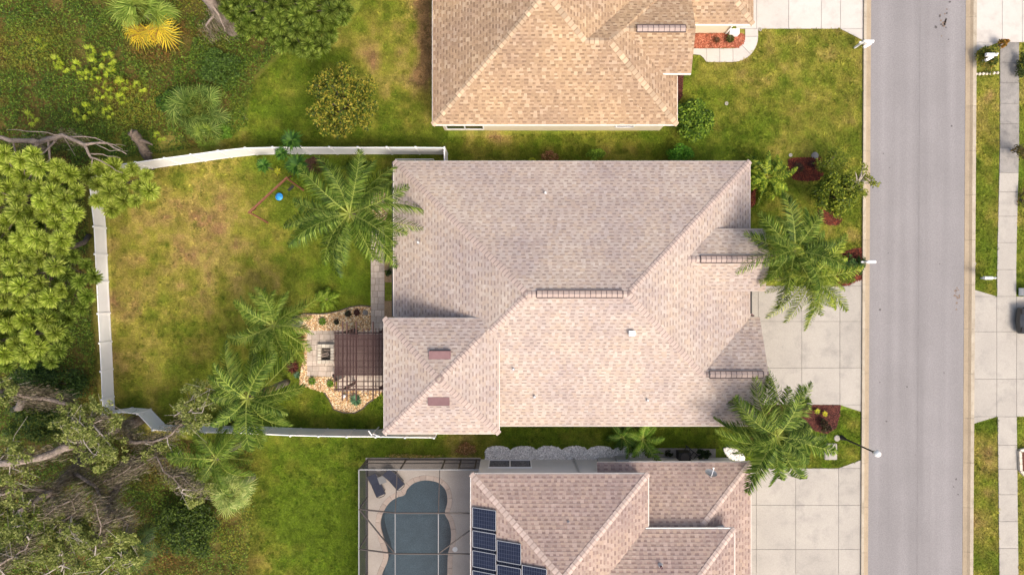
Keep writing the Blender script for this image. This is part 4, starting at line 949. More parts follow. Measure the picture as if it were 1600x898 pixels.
MB().lathe([(.16, 0), (.16, .1), (.11, .2), (.09, .5), (.055, .6), (.045, 3.7), (.07, 3.75)], lp, 12).build('pole', M_dark, lt)
MB().lathe([(.07, 3.75), (.12, 3.8), (.12, 3.86)], lp, 12).build('collar', M_dark, lt)
MB().lathe([(.06, 3.86), (.17, 3.95), (.21, 4.08), (.17, 4.22), (.06, 4.30), (.01, 4.31)], lp, 16).build('globe', M_globe, lt, True)
p = W(1307.5, 684); tag(MB().lathe([(.20, 0), (.20, .05), (.17, .07), (.02, .07)], p, 18).build('manhole_cover', M_conc), 'small round concrete cover beside the street lamp foot', 'cover')
p = W(1297, 704.5); ub = thing('utility_box', 'beige rectangular utility box lid in the grass by the lower driveway', 'utility box', p)
loop = [(p.x + sx * .33 + .07 * math.cos(a), p.y + sy_ * .46 + .07 * math.sin(a)) for sx, sy_, a0 in ((1, 1, 0), (-1, 1, 90), (-1, -1, 180), (1, -1, 270)) for a in np.radians(np.linspace(a0, a0 + 90, 5))]
MB().prism(loop, 0, .12).build('base', M_conc, ub); MB().prism([(p.x + (x - p.x) * .9, p.y + (y - p.y) * .92) for x, y in loop], .12, .15).build('lid', M_conc, ub)
p = W(1273, 243.5); tag(MB().lathe([(.24, 0), (.24, .04), (.2, .05), (.02, .05)], p, 18).build('drain_cover', M_conc_grey), 'grey round drain cover in the grass above the red mulch square', 'cover')
for px, py, l in ((1187.5, 46.5, 'pale sprinkler ring at the corner of the white driveway'), (1235, 242.5, 'pale sprinkler ring by the red mulch square'), (1522, 412, 'pale sprinkler ring by the kerb across the road'), (1135, 162, 'pale sprinkler ring in the wide front lawn')):
    p = W(px, py); tag(MB().lathe([(.12, 0), (.12, .04), (.06, .045), (.06, .02)], p, 12).build('sprinkler_head', M_conc), l, 'sprinkler')
# parked car, its nose just inside the frame
c0 = W(1592.5, 501, .6); car = thing('car', 'dark car parked on the driveway across the road', 'car', (c0.x + 2.2, c0.y, 0.03))
cx0, cyc, hw = c0.x, c0.y, .84
prof = [(0.0, .35), (.05, .62), (.35, .74), (1.15, .86), (1.8, 1.30), (3.2, 1.36), (3.9, .98), (4.3, .92), (4.4, .40)]
m = MB(); secs = []
for u, k in ((-1, .90), (-.93, 1), (-.5, 1.0), (0, 1.02), (.5, 1.0), (.93, 1), (1, .90)):
    secs.append([(cx0 + x + (1 - k) * .6 * (1 if x < 2 else -1) + (.10 * u * u if x < .4 else 0), cyc + u * hw * (1 if z < .9 else .80), .22 + (z - .22) * (k if abs(u) > .95 else 1)) for x, z in [(.05, .22)] + prof + [(4.35, .22)]])
for a, b in zip(secs, secs[1:]):
    for i in range(len(a) - 1): m.face([a[i], a[i + 1], b[i + 1], b[i]])
m.face(secs[0]); m.face(secs[-1][::-1]); m.build('body', M_car, car)
MB().face([(cx0 + 1.2, cyc - .66, .905), (cx0 + 1.2, cyc + .66, .905), (cx0 + 1.76, cyc + .58, 1.30), (cx0 + 1.76, cyc - .58, 1.30)]).build('windscreen', M_glass, car)
for sx in (.85, 3.5):
    for s in (-1, 1):
        y0, y1 = cyc + s * (hw - .16), cyc + s * (hw + .02); w = MB().tube([(cx0 + sx, y0, .35), (cx0 + sx, y1, .35)], .32, 16).build('wheel', M_dark, car)
        MB().tube([(cx0 + sx, y1, .35), (cx0 + sx, y1 + s * .015, .35)], .2, 12).build('rim', M_greymetal, w)
for s in (-1, 1): MB().box((cx0 + .16, cyc + s * .58, .66), (.14, .30, .12)).build('headlight', M_glass, car)
p = W(1596, 456); tag(MB().box((p.x, p.y, .3), (.45, .5, .5)).box((p.x, p.y, .58), (.5, .55, .06)).build('storage_bin', M_white), 'white lidded bin on the grass corner beside the dark car', 'bin')

# ================================================================ BEDS: mulch, gravel, white rock
def bed(name, loop, base, pal, n, size, label, cat, z=.05, shape='chip', par_struct=True):
    """a raised bed of loose material: base sheet is setting, loose pieces are stuff on it"""
    loop = ccw(loop); EXCL.append(loop); o = structure(MB().prism(loop, -.03, z - .02).build(name, base))
    P = np.array(loop); x0, y0 = P.min(0); x1, y1 = P.max(0); X = rng.uniform(x0, x1, n * 3); Y = rng.uniform(y0, y1, n * 3); k = inside(loop, X, Y); X, Y = X[k][:n], Y[k][:n]; m = len(X)
    pal = np.array(pal)
    if shape == 'chip':
        a = rng.uniform(0, 6.28, m); s = size * rng.uniform(.6, 1.3, m); w = s * .3; ca, sa = np.cos(a), np.sin(a); tz = rng.uniform(-.02, .02, m)
        zc = z + rng.uniform(-.015, .02, m)
        V = np.stack([np.stack([X + ca * s * i - sa * w * j, Y + sa * s * i + ca * w * j, zc + tz * i], -1) for i, j in ((-.5, -.5), (.5, -.5), (.5, .5), (-.5, .5))], 1).reshape(-1, 3)
        F = np.arange(m * 4).reshape(m, 4); cols = pal[rng.integers(0, len(pal), m)] * rng.uniform(.7, 1.3, m)[:, None]
        me = np_mesh(cat, V, F, M_chip, cols)
    else:
        s = size * rng.uniform(.5, 1.2, m); T = np.array([(1, 0, 0), (0, 1, 0), (-1, 0, 0), (0, -1, 0), (0, 0, .3), (0, 0, -.5)], float)
        V = T[None] * s[:, None, None] * rng.uniform(.65, 1.25, (m, 6, 1)); a = rng.uniform(0, 6.28, m); ca, sa = np.cos(a)[:, None], np.sin(a)[:, None]
        V = np.stack([V[..., 0] * ca - V[..., 1] * sa * .75, V[..., 0] * sa + V[..., 1] * ca * .75, V[..., 2]], -1); V += np.stack([X, Y, z + s * .2], -1)[:, None]
        F0 = np.array([(0, 1, 4), (1, 2, 4), (2, 3, 4), (3, 0, 4), (1, 0, 5), (2, 1, 5), (3, 2, 5), (0, 3, 5)]); F = (F0[None] + np.arange(m)[:, None, None] * 6).reshape(-1, 3)
        cols = np.repeat(pal[rng.integers(0, len(pal), m)] * rng.uniform(.75, 1.2, m)[:, None], 8, 0); me = np_mesh(cat, V.reshape(-1, 3), F, M_chip, cols)
    c = stuff(parent(link(bpy.data.objects.new(cat, me)), o)); return o
RED = [L(104, 46, 30), L(82, 34, 22), L(118, 60, 40), L(64, 28, 19)]; ORG = [L(168, 98, 74), L(148, 80, 58), L(128, 68, 48), L(180, 118, 92)]; DRK = [L(88, 46, 38), L(70, 34, 29), L(102, 58, 48), L(54, 28, 24)]; BRN = [L(78, 54, 40), L(58, 40, 30), L(98, 70, 52)]
bed('mulch_bed', px_loop([(1231, 250), (1238, 247), (1283, 246), (1285, 262), (1286, 281), (1262, 283), (1240, 281), (1231, 270)]), M_mulch, RED, 1500, .12, '', 'mulch_chips')
bed('mulch_bed', px_loop([(1279, 320), (1284, 310), (1300, 322), (1314, 340), (1310, 350), (1296, 352), (1284, 345), (1278, 333)], n=4), M_mulch, RED, 700, .12, '', 'mulch_chips')
bed('mulch_bed', px_loop([(1304, 447), (1310, 415), (1313, 396), (1330, 389), (1346, 387), (1346.5, 436), (1325, 446)]), M_mulch, RED, 1300, .12, '', 'mulch_chips')
bed('mulch_bed', px_loop([(1172, 302), (1180, 296), (1188, 288), (1196, 300), (1186, 312), (1173, 325)]), M_mulch, RED, 500, .12, '', 'mulch_chips')
bed('mulch_bed', px_loop([(1190, 640), (1200, 632.5), (1313, 632.5), (1311, 650), (1306, 668), (1290, 678), (1268, 670), (1240, 660), (1200, 655)]), M_mulch, DRK, 2400, .12, '', 'mulch_chips')
bed('mulch_bed', px_loop([(1080, 53), (1160, 53), (1163.5, 57), (1162, 68), (1155, 75), (1080, 75.5)]), M_mulch_or, ORG, 2200, .12, '', 'mulch_chips')
bed('mulch_bed', px_loop([(1060, 110), (1068, 110), (1066, 150), (1056, 165)]), M_mulch, DRK, 300, .1, '', 'mulch_chips')
bed('mulch_bed', px_loop([(478, 250), (500, 246), (508, 262), (492, 268), (480, 264)], n=3), M_soil, BRN, 300, .16, '', 'mulch_chips')
GRV = [L(222, 188, 140), L(204, 162, 112), L(232, 206, 166), L(186, 142, 96), L(240, 222, 190)]
def Z5(pts): return [(450 + x / 4.988, 470 + y / 4.988) for x, y in pts]
g1 = Z5([(20, 175), (45, 125), (130, 102), (250, 106), (330, 96), (400, 80), (480, 52), (560, 40), (645, 45), (645, 232), (150, 228)])
g2 = Z5([(20, 175), (150, 228), (150, 585), (375, 590), (375, 705), (280, 712), (90, 650), (95, 560), (130, 420), (110, 300)])
g3 = Z5([(290, 708), (375, 705), (380, 700), (740, 700), (700, 745), (660, 765), (620, 790), (580, 835), (520, 868), (430, 865), (360, 840), (320, 760)])
for g, n in ((g1, 3200), (g2, 2200), (g3, 2200)): bed('gravel_bed', [W2(*p) for p in g], M_gravelbase, GRV, n, .06, '', 'gravel', shape='rock')
bed('gravel_bed', px_loop([(582, 306), (604, 302), (607, 330), (600, 346), (585, 342)], n=3), M_gravelbase, GRV, 700, .06, '', 'gravel', shape='rock')
# dark edging strip round the gravel
def edging(ptsz, name, label):
    P = [W(450 + x / 4.988, 470 + y / 4.988, .05) for x, y in ptsz]; tag(MB().tube(P, .045, 6).build(name, M_bark), label, 'edging')
edging([(10, 195), (18, 172), (45, 122), (130, 99), (250, 103), (330, 93), (400, 77), (480, 49), (560, 37), (645, 42)], 'bed_edging', 'dark curved edging between the back lawn and the upper gravel bed')
edging([(282, 712), (318, 762), (358, 844), (430, 869), (520, 872), (583, 838), (623, 793), (664, 768)], 'bed_edging', 'dark curved edging round the gravel lobe below the pergola')
WHT = [L(236, 232, 226), L(222, 218, 210), L(244, 240, 234), L(200, 194, 188)]
sc_ = []
for i in range(6):
    for a in np.linspace(0.15, math.pi - .15, 6): sc_.append((758 + 40 * (i + .5) - 20 * math.cos(a), 703.5 - 7.5 * math.sin(a)))
bed('rock_bed', px_loop([(758, 717.5)] + sc_ + [(1005, 699), (1011, 706), (1011, 718)]), M_whiterock, WHT, 7000, .065, '', 'white_rock', shape='rock')
bed('rock_bed', px_loop([(1130, 700), (1142, 698), (1155, 704), (1163, 714), (1160, 719), (1148, 718), (1136, 712)], n=3), M_whiterock, WHT, 500, .075, '', 'white_rock', shape='rock')
slabs('equipment_pad', [[(1011, 699.5), (1062, 699.5), (1062, 718), (1011, 718)], [(1062, 699.5), (1118, 700.5), (1118, 719), (1062, 718)]], M_conc_grey, .06)
acx = W(1065, 709); ac = thing('air_conditioner', 'dark air conditioning unit on the concrete pad beside the grey wall', 'air conditioner', acx + v3(0, 0, .06))
MB().box((acx.x, acx.y, .45), (.75, .62, .78)).build('casing', M_dark, ac); MB().lathe([(.27, .84), (.27, .87), (.05, .89)], acx, 16).build('fan_guard', M_bronze, ac)
ldr = thing('ladder', 'black ladder lying aslant between the pad and the wall', 'ladder', W(1080, 706)); a, b = W(1068, 699, .12), W(1094, 720, .5); d = (b - a).normalized(); n = Vector((-d.y, d.x, 0)).normalized() * .2
for s in (-1, 1): MB().beam(a + n * s, b + n * s, .05, .07).build('stile', M_dark, ldr)
for t in np.linspace(.1, .9, 5): q = a.lerp(b, t); MB().beam(q - n, q + n, .035, .035).build('rung', M_dark, ldr)
# white-edged planter across the sidewalk
pb = thing('planter', 'white block edged planter beside the sidewalk', 'planter', W(1597, 720)); loop = [(1590.5, 703), (1600, 701), (1640, 701), (1640, 742), (1600, 742), (1592, 734)]
lw = [W2(*p) for p in loop]; MB().prism(inset(lw, .18), 0, .12).build('soil', M_mulch, pb)
for a, b in zip(lw, lw[1:] + lw[:1]):
    d = math.dist(a, b); n = max(1, int(d / .36)); an = math.atan2(b[1] - a[1], b[0] - a[0])
    for i in range(n):
        t = (i + .5) / n; MB().box((a[0] + (b[0] - a[0]) * t, a[1] + (b[1] - a[1]) * t, .11), (d / n - .02, .17, .22), an).build('block', M_stone, pb)
# stones edging the mailbox bed across the road
eb = thing('stone_edging', 'row of pale edging stones along the mailbox shrub bed', 'edging', W(1541, 116))
for i in range(7):
    p = W(1524 + i * 5.6, 116.5 - i * .35); MB().lathe([(.09, 0), (.11, .06), (.07, .12), (.01, .13)], (p.x, p.y, 0), 7).build('stone', M_stone, eb)
# boulders in the gravel
def boulder(px, py, r, label):
    p = W(px, py, .05); m = MB(); n = 9; m.lathe([(r * .8, 0), (r, r * .3), (r * .7, r * .6), (r * .1, r * .7)], p, n); m.v = [(x + random.uniform(-.12, .12) * r, y + random.uniform(-.2, .2) * r, max(0, z + random.uniform(-.05, .05))) for x, y, z in m.v]
    tag(m.build('boulder', M_rock), label, 'boulder')
boulder(464, 504, .42, 'flat grey boulder in the corner of the upper gravel bed'); boulder(571, 488, .2, 'small grey stone beside the dark rosettes in the gravel')

# ================================================================ VEGETATION
def leafobj(name, par, V, F, cols, m=None): return parent(link(bpy.data.objects.new(name, np_mesh(name, V, F, m or M_leaf, cols))), par)
def join(parts):
    V, F, Cc, n = [], [], [], 0
    for v, f, c in parts: V.append(v); F.append(f + n); Cc.append(c); n += len(v)
    return np.concatenate(V), np.concatenate(F), np.concatenate(Cc)

# ---- feather palm frond: rachis along +X from the origin, leaflets both sides
def frond_mesh(Lg, rise, droop, n=46, ll=.62, lw=.045, pal=((74, 100, 30), (98, 122, 44), (122, 140, 62)), rac=(150, 160, 84), curl=0.0, twist=0.0, sweep=.75, fall=.35):
    def P(t): return np.array([Lg * (t - .10 * droop * t * t), curl * Lg * t * t, Lg * (rise * t - droop * t * t)])
    V, F, cols = [], [], []
    ts = np.linspace(0, 1, 12)
    for a, b in zip(ts, ts[1:]):
        w0, w1 = .035 * (1 - a) + .008, .035 * (1 - b) + .008; A, B = P(a), P(b); i = len(V)
        V += [A + (0, -w0, 0), A + (0, w0, 0), B + (0, w1, 0), B + (0, -w1, 0)]; F.append((i, i + 3, i + 2, i + 1)); cols.append(L(*rac))
    for k in range(n):
        t = .13 + .87 * (k + random.random() * .6) / n; c = P(t); tg = P(min(1, t + .02)) - P(max(0, t - .02)); tg /= np.linalg.norm(tg)
        for s in (-1, 1):
            le = ll * (math.sin(math.pi * min(.97, .16 + .80 * t)) ** .7) * random.uniform(.82, 1.1); sw_ = sweep * (.45 + .75 * t) * random.uniform(.75, 1.25)
            side = np.array([0, s, 0.]); side -= tg * side.dot(tg); side /= np.linalg.norm(side)
            dr = side * math.cos(sw_) + tg * math.sin(sw_); upv = random.uniform(-.1, .5)
            mid_ = c + dr * le * .5 + np.array((0, 0, upv * le * .3)); tip = c + dr * le + np.array((0, 0, -fall * le * random.uniform(.6, 1.5)))
            w = np.cross(dr, (0, 0, 1.)); w /= np.linalg.norm(w) + 1e-6; w = w * lw * .46 + np.array((0, 0, lw * .25 * s)); i = len(V)
            V += [c - w * .5, c + w * .5, mid_ + w, mid_ - w, tip]; F.append((i, i + 3, i + 2, i + 1)); F.append((i + 3, i + 4, i + 4, i + 2))
            cc = np.array(L(*random.choice(pal))) * random.uniform(.8, 1.2); cols += [tuple(cc), tuple(cc * 1.08)]
    # triangles for tips: write as from_pydata
    me = bpy.data.meshes.new('frond'); me.from_pydata([tuple(v) for v in V], [], [f if len(set(f)) == 4 else (f[0], f[1], f[3]) for f in F])
    a = me.attributes.new('Col', 'FLOAT_COLOR', 'FACE'); q = np.ones((len(F), 4), np.float32); q[:, :3] = np.array(cols) * LEAF_TONE; a.data.foreach_set('color', q.ravel()); me.materials.append(M_leaf); return me
def mk_fronds(Lg, **k): return [[frond_mesh(Lg * s, r, d, curl=random.uniform(-.22, .22), **k) for s in (1.0, .86, .94, 1.05)] for r, d in ((1.15, .85), (.62, .78), (.22, .80))]
def trunk(p0, p1, r0, r1, name, m, par, n=10, rings=10, jit=.06):
    p0, p1 = Vector(p0), Vector(p1); return MB().tube([p0.lerp(p1, t) for t in np.linspace(0, 1, rings)], [r0 + (r1 - r0) * t for t in np.linspace(0, 1, rings)], n, True, jit).build(name, m, par, True)
def feather_palm(px, py, z, fr, label, counts=(5, 8, 8), r=.17, name='queen_palm', lean=(0, 0), a0=None, tr=True, cat='palm tree', group=None, dead=0):
    c = W(px, py, z); t = thing(name, label, cat, (c.x + lean[0], c.y + lean[1], 0), group)
    if tr: trunk((c.x + lean[0], c.y + lean[1], 0), c, r * 1.25, r, 'trunk', M_palmtrunk, t)
    MB().tube([c - v3(0, 0, .5), c + v3(0, 0, .25)], [r * .9, .05], 8).build('crownshaft', M_leafsolid, t, True)
    a = random.uniform(0, 6.28) if a0 is None else a0
    for ti, n in enumerate(counts):
        for k in range(n):
            an = a + 6.283 * (k + random.uniform(-.22, .22)) / n + ti * .6; me = random.choice(fr[ti])
            M4 = Matrix.Translation(c + v3(0, 0, .18 - .13 * ti)) @ Matrix.Rotation(an, 4, 'Z') @ Matrix.Rotation(random.uniform(-.22, .22), 4, 'Y') @ Matrix.Rotation(random.uniform(-.6, .6), 4, 'X') @ Matrix.Scale(random.uniform(.74, 1.10), 4)
            inst(me, 'frond', M4, t)
    if dead:
        for k in range(dead):
            M4 = Matrix.Translation(c - v3(0, 0, .35)) @ Matrix.Rotation(random.uniform(0, 6.28), 4, 'Z') @ Matrix.Rotation(random.uniform(.5, .9), 4, 'Y') @ Matrix.Rotation(random.uniform(-.6, .6), 4, 'X') @ Matrix.Scale(random.uniform(.55, .8), 4)
            inst(random.choice(fr_dead), 'frond', M4, t)
    return t
M_leafsolid = mat('palm_sheath', L(128, 138, 74), L(110, 110, 60), scale=4, rough=.6)
DKG = ((50, 72, 20), (70, 94, 28), (92, 114, 42), (122, 138, 64))
MDG = ((62, 86, 24), (84, 108, 34), (108, 128, 50), (134, 148, 70))
YEL = ((98, 116, 34), (124, 138, 48), (148, 156, 68), (78, 100, 30))
fr_q = mk_fronds(4.0, ll=.82, n=56, pal=DKG, lw=.05); fr_q2 = mk_fronds(2.9, ll=.62, n=44, pal=MDG); fr_q3 = mk_fronds(3.3, ll=.72, n=48, pal=DKG, lw=.05); fr_y = mk_fronds(3.0, ll=.62, n=40, pal=YEL)
fr_dead = [frond_mesh(3.0, .2, .8, 34, .5, .04, ((138, 108, 66), (116, 88, 52), (156, 130, 84)), (150, 122, 80), fall=.8) for _ in range(2)]
feather_palm(547, 335, 6.0, fr_q, 'tall queen palm over the back lawn, fronds brushing the roof edge', (7, 12, 11), a0=.3, dead=3)
feather_palm(428, 508, 4.3, fr_q2, 'mid sized queen palm on the lawn just left of the fire pit', (6, 11, 8), .14)
feather_palm(388, 622, 6.2, fr_q3, 'queen palm beside the lower white fence with dark drooping fronds', (5, 11, 9), a0=.9, dead=2)
feather_palm(1240, 392, 5.2, fr_q3, 'dark queen palm in the front yard beside the entry gable', (6, 11, 9), .15, a0=.5, dead=2); feather_palm(1266, 433, 4.8, fr_y, 'yellow green queen palm overhanging the main driveway', (6, 11, 9), .14, a0=.15)
feather_palm(1213, 680, 5.4, mk_fronds(3.5, ll=.78, n=52, pal=DKG, lw=.055), 'broad queen palm between the lower driveways shading the mulch bed', (6, 13, 12), .16, a0=.2, dead=3)
feather_palm(338, 716, 4.2, mk_fronds(2.6, ll=.7, n=40, pal=((66, 92, 26), (88, 112, 36), (108, 128, 50))), 'bright feather palm outside the lower fence above the fan palm', (3, 7, 7), .13)
fr_cy = mk_fronds(1.9, ll=.36, n=44, pal=((84, 108, 26), (120, 138, 40), (154, 164, 62), (66, 90, 24)), lw=.075, rac=(150, 150, 60)); feather_palm(1197, 277, 1.7, fr_cy, 'small date palm at the house corner beside the red mulch', (8, 13, 12), .18, 'date_palm')
fr_ar = mk_fronds(1.7, ll=.42, n=30, pal=((92, 122, 40), (120, 144, 58), (76, 104, 34)), lw=.045); feather_palm(1003, 684, .9, fr_ar, 'soft bright areca palm clump in the side strip between the houses', (5, 7, 7), .08, 'areca_palm'); feather_palm(972, 681, .7, mk_fronds(1.3, ll=.38, n=26, pal=((60, 88, 30), (80, 108, 42)), lw=.045), 'small dark areca palm beside the bright areca clump', (4, 6, 5), .07, 'areca_palm')
fr_sm = mk_fronds(.85, ll=.26, n=22, pal=((112, 136, 40), (134, 154, 56), (94, 120, 34)), lw=.04); feather_palm(512, 467, .45, fr_sm, 'feathery lime green fern like clump on the lawn above the gravel', (6, 9, 9), .05, 'fern_clump', cat='fern', tr=False)

# ---- fan palm leaf: stalk along +X, blade of folded rays
def fan_mesh(stalk, R, n=20, pal=MDG, spread=2.5, lw=.05, st=(120, 130, 60)):
    V, F, cols = [], [], []; i = 0
    V += [(0, -.012, 0), (0, .012, 0), (stalk, .008, stalk * .25), (stalk, -.008, stalk * .25)]; F.append((0, 3, 2, 1)); cols.append(L(*st)); h = np.array((stalk, 0, stalk * .25))
    for k in range(n):
        a = (k / (n - 1) - .5) * spread * 2 * .5 * 2; d = np.array((math.cos(a), math.sin(a), .12)); w = np.array((-math.sin(a), math.cos(a), .25)) * lw * .5
        le = R * random.uniform(.82, 1.08) * (1 - .25 * abs(a) / spread); m_ = h + d * le * .55; t = h + d * le + np.array((0, 0, -le * random.uniform(.15, .5))); i = len(V)
        V += [h, m_ - w, t, m_ + w]; F.append((i, i + 1, i + 2, i + 3)); cols.append(tuple(np.array(L(*random.choice(pal))) * random.uniform(.8, 1.2)))
    return np_mesh('fan_leaf', np.array(V), np.array(F), M_leaf, np.array(cols))
def fan_palm(px, py, z, fans, label, n=22, r=.18, name='fan_palm', tr=True, group=None, old=None, sc=1.0):
    c = W(px, py, z); t = thing(name, label, 'palm' if tr else 'palmetto', (c.x, c.y, 0), group)
    if tr: trunk((c.x, c.y, 0), c, r * 1.2, r, 'trunk', M_palmtrunk, t)
    for k in range(n):
        e = random.uniform(-.75, .5) if k % 3 else random.uniform(.55, 1.3); an = 2.4 * k + random.uniform(-.2, .2); me = random.choice(fans)
        if old and e < -.05 and math.sin(an) < .1: me = random.choice(old)
        inst(me, 'fan_leaf', Matrix.Translation(c) @ Matrix.Rotation(an, 4, 'Z') @ Matrix.Rotation(-e, 4, 'Y') @ Matrix.Scale(sc * random.uniform(.8, 1.1), 4), t)
    return t
def fans(st, R, pal, n=20, k=3, **q): return [fan_mesh(st, R, n, pal, **q) for _ in range(k)]
PALE = ((120, 138, 76), (146, 158, 96), (96, 118, 58), (164, 172, 116)); GOLD = ((178, 160, 50), (196, 170, 52), (160, 150, 60), (150, 116, 60))
fan_palm(228, 22, 2.4, fans(1.0, .95, ((122, 142, 64), (146, 162, 84), (100, 124, 50)), 24, lw=.06), 'large cabbage palm with golden yellow dying fans in the woods', 34, sc=1.25, old=fans(1.0, .95, GOLD, 24, lw=.06))
fan_palm(362, 768, 3.2, fans(.8, .85, PALE, 24, lw=.055), 'pale grey green cabbage palm outside the lower fence', 24); fan_palm(212, 855, 2.0, fans(.9, .9, ((40, 62, 30), (58, 82, 44), (76, 100, 60)), 22, lw=.055), 'dark cabbage palm half hidden under the oak boughs', 18)
fan_palm(308, 172, 1.2, fans(1.15, .8, ((76, 98, 42), (100, 122, 58), (130, 146, 78)), 20, lw=.045), 'spreading saw palmetto clump just beyond the upper fence', 40, sc=1.15, name='saw_palmetto', tr=False); fan_palm(322, 212, .7, fans(.6, .7, ((110, 132, 50), (132, 150, 66)), 20, lw=.05), 'lime green palmetto touching the upper fence', 10, name='saw_palmetto', tr=False)
ylf = fans(.22, .36, ((140, 156, 44), (166, 176, 62), (116, 138, 40)), 13, 4, lw=.035, spread=1.1)
for i, (px, py) in enumerate(((142, 81), (169, 90), (90, 97), (124, 105), (142, 117), (178, 117), (195, 131), (217, 135), (154, 147), (174, 145), (140, 169), (172, 175), (62, 67), (192, 154), (130, 119), (124, 180), (50, 184), (150, 100), (250, 212), (98, 105), (160, 128))):
    fan_palm(px + random.uniform(-2, 2), py, .55 + .3 * random.random(), ylf, 'small yellow green palmetto standing out in the dark undergrowth', 7, name='young_palmetto', tr=False, group='young palmettos in the undergrowth', sc=random.uniform(.8, 1.25))

# ---- rosettes (agave, cordyline, bromeliads, dracaena tops)
def rosette_mesh(n, R, w, pal, lift=.5, tip=.15):
    V, F, cols = [], [], []
    for k in range(n):
        a = 2.4 * k; e = lift * (1 - k / n * .8) + random.uniform(-.1, .1); le = R * (.65 + .35 * k / n) * random.uniform(.85, 1.1); d = np.array((math.cos(a) * math.cos(e), math.sin(a) * math.cos(e), math.sin(e))); s = np.array((-math.sin(a), math.cos(a), 0)) * w * .5
        m_ = d * le * .55; t = d * le - np.array((0, 0, tip * le)); i = len(V); V += [d * .02, m_ - s, t, m_ + s]; F.append((i, i + 1, i + 2, i + 3)); cols.append(tuple(np.array(L(*random.choice(pal))) * random.uniform(.8, 1.2)))
    return np_mesh('leaf_rosette', np.array(V), np.array(F), M_leaf, np.array(cols))
def rosette(px, py, z, me, label, cat='plant', name='rosette_plant', sc=1.0, group=None):
    p = W(px, py, z); t = thing(name, label, cat, (p.x, p.y, 0), group); MB().tube([(p.x, p.y, 0), p], .03, 6).build('stem', M_bark, t)
    inst(me, 'leaf_rosette', Matrix.Translation(p) @ Matrix.Rotation(random.uniform(0, 6), 4, 'Z') @ Matrix.Scale(sc, 4), t)
dkr = rosette_mesh(34, .32, .07, ((30, 40, 20), (46, 58, 28), (60, 40, 30))); grr = rosette_mesh(30, .30, .07, ((86, 116, 34), (108, 138, 46), (70, 98, 28))); cor = rosette_mesh(60, .62, .06, ((88, 44, 40), (66, 30, 30), (112, 62, 54), (50, 30, 24))); agv = rosette_mesh(34, .55, .10, ((70, 104, 84), (92, 122, 98), (56, 86, 66)), .6, .02)
rosette(544, 490, .15, dkr, 'dark green rosette in the upper gravel bed'); rosette(557.5, 488, .15, rosette_mesh(34, .32, .07, ((52, 24, 24), (40, 20, 20), (74, 40, 34))), 'blackish red rosette in the upper gravel bed'); rosette(504, 502, .2, grr, 'bright green tuft in the upper gravel bed, left of the pergola', sc=1.2); rosette(526, 503, .15, dkr, 'small green rosette close to the pergola slats in the gravel', sc=.8)
rosette(488, 595, .2, grr, 'bright green tuft in the gravel below the fire pit', sc=1.2); rosette(516, 599, .2, grr, 'round green tuft in the gravel at the lower left pergola post', sc=1.15); rosette(458, 573, .45, cor, 'dark red cordyline at the gravel edge left of the fire pit', 'shrub', 'cordyline'); rosette(470, 527, .3, cor, 'smaller red cordyline between palm and patio corner', 'shrub', 'cordyline', .6); rosette(556, 625, .2, agv, 'blue green agave in the gravel lobe below the pergola', 'agave', 'agave'); rosette(464, 585, .2, agv, 'blue green agave beside the red cordyline', 'agave', 'agave', .6)
drc = rosette_mesh(46, .85, .15, ((40, 74, 24), (58, 94, 32), (80, 116, 42)), .75, .2)
for px, py, z, s, l in ((456, 219, 2.8, 1, 'glossy dark dracaena leaning over the upper fence'), (464, 258, 2.4, 1.15, 'broad glossy dracaena inside the upper fence by the swing frame'), (412, 258, 1.6, .75, 'low dracaena on the lawn left of the swing frame'), (440, 240, 2.0, .7, 'slim dracaena between its two larger neighbours at the fence')): rosette(px, py, z, drc, l, 'dracaena', 'dracaena', s)
rosette(434, 268, .5, rosette_mesh(14, .5, .11, ((160, 156, 44), (136, 142, 44))), 'small yellow leaved plant beside the low dracaena', 'plant', sc=.75); rosette(1289, 646, .25, rosette_mesh(22, .34, .12, ((170, 160, 36), (146, 142, 38))), 'small yellow plant in the dark mulch bed', sc=.75); rosette(1277, 642, .2, rosette_mesh(18, .32, .1, ((170, 172, 44), (130, 140, 40))), 'lime yellow plant at the frond tips in the dark mulch bed', sc=.8)
rosette(539.6, 617, .1, grr, 'low green tuft beside the white pergola footing', sc=.5); rosette(1120, 63, .25, rosette_mesh(30, .3, .08, ((70, 44, 30), (96, 64, 44))), 'reddish small shrub in the orange mulch by the cream wall', 'shrub'); rosette(1141, 61, .3, rosette_mesh(40, .34, .1, ((60, 70, 26), (84, 88, 36), (54, 44, 22))), 'dark green small shrub in the orange mulch by the white bench slab', 'shrub', sc=1.1); rosette(1248, 262, .4, rosette_mesh(50, .45, .08, ((56, 34, 24), (76, 44, 32), (60, 56, 28))), 'dark bronze shrub in the middle of the red mulch square', 'shrub', 'shrub'); rosette(1268, 256, .3, rosette_mesh(30, .35, .09, ((52, 26, 22), (70, 34, 28))), 'small wine red shrub at the corner of the red mulch square', 'shrub', 'shrub')
p = W(1144, 54); tag(MB().box((p.x, p.y, .25), (.62, .34, .5)).build('bench_slab', M_white), 'white boxy slab standing against the cream wall in orange mulch', 'block')
p = W(539.8, 617); tag(MB().lathe([(.10, 0), (.09, .5), (.12, .55), (.02, .6)], p, 10).build('garden_light', M_white), 'white bollard garden light in the gravel below the pergola', 'garden light')

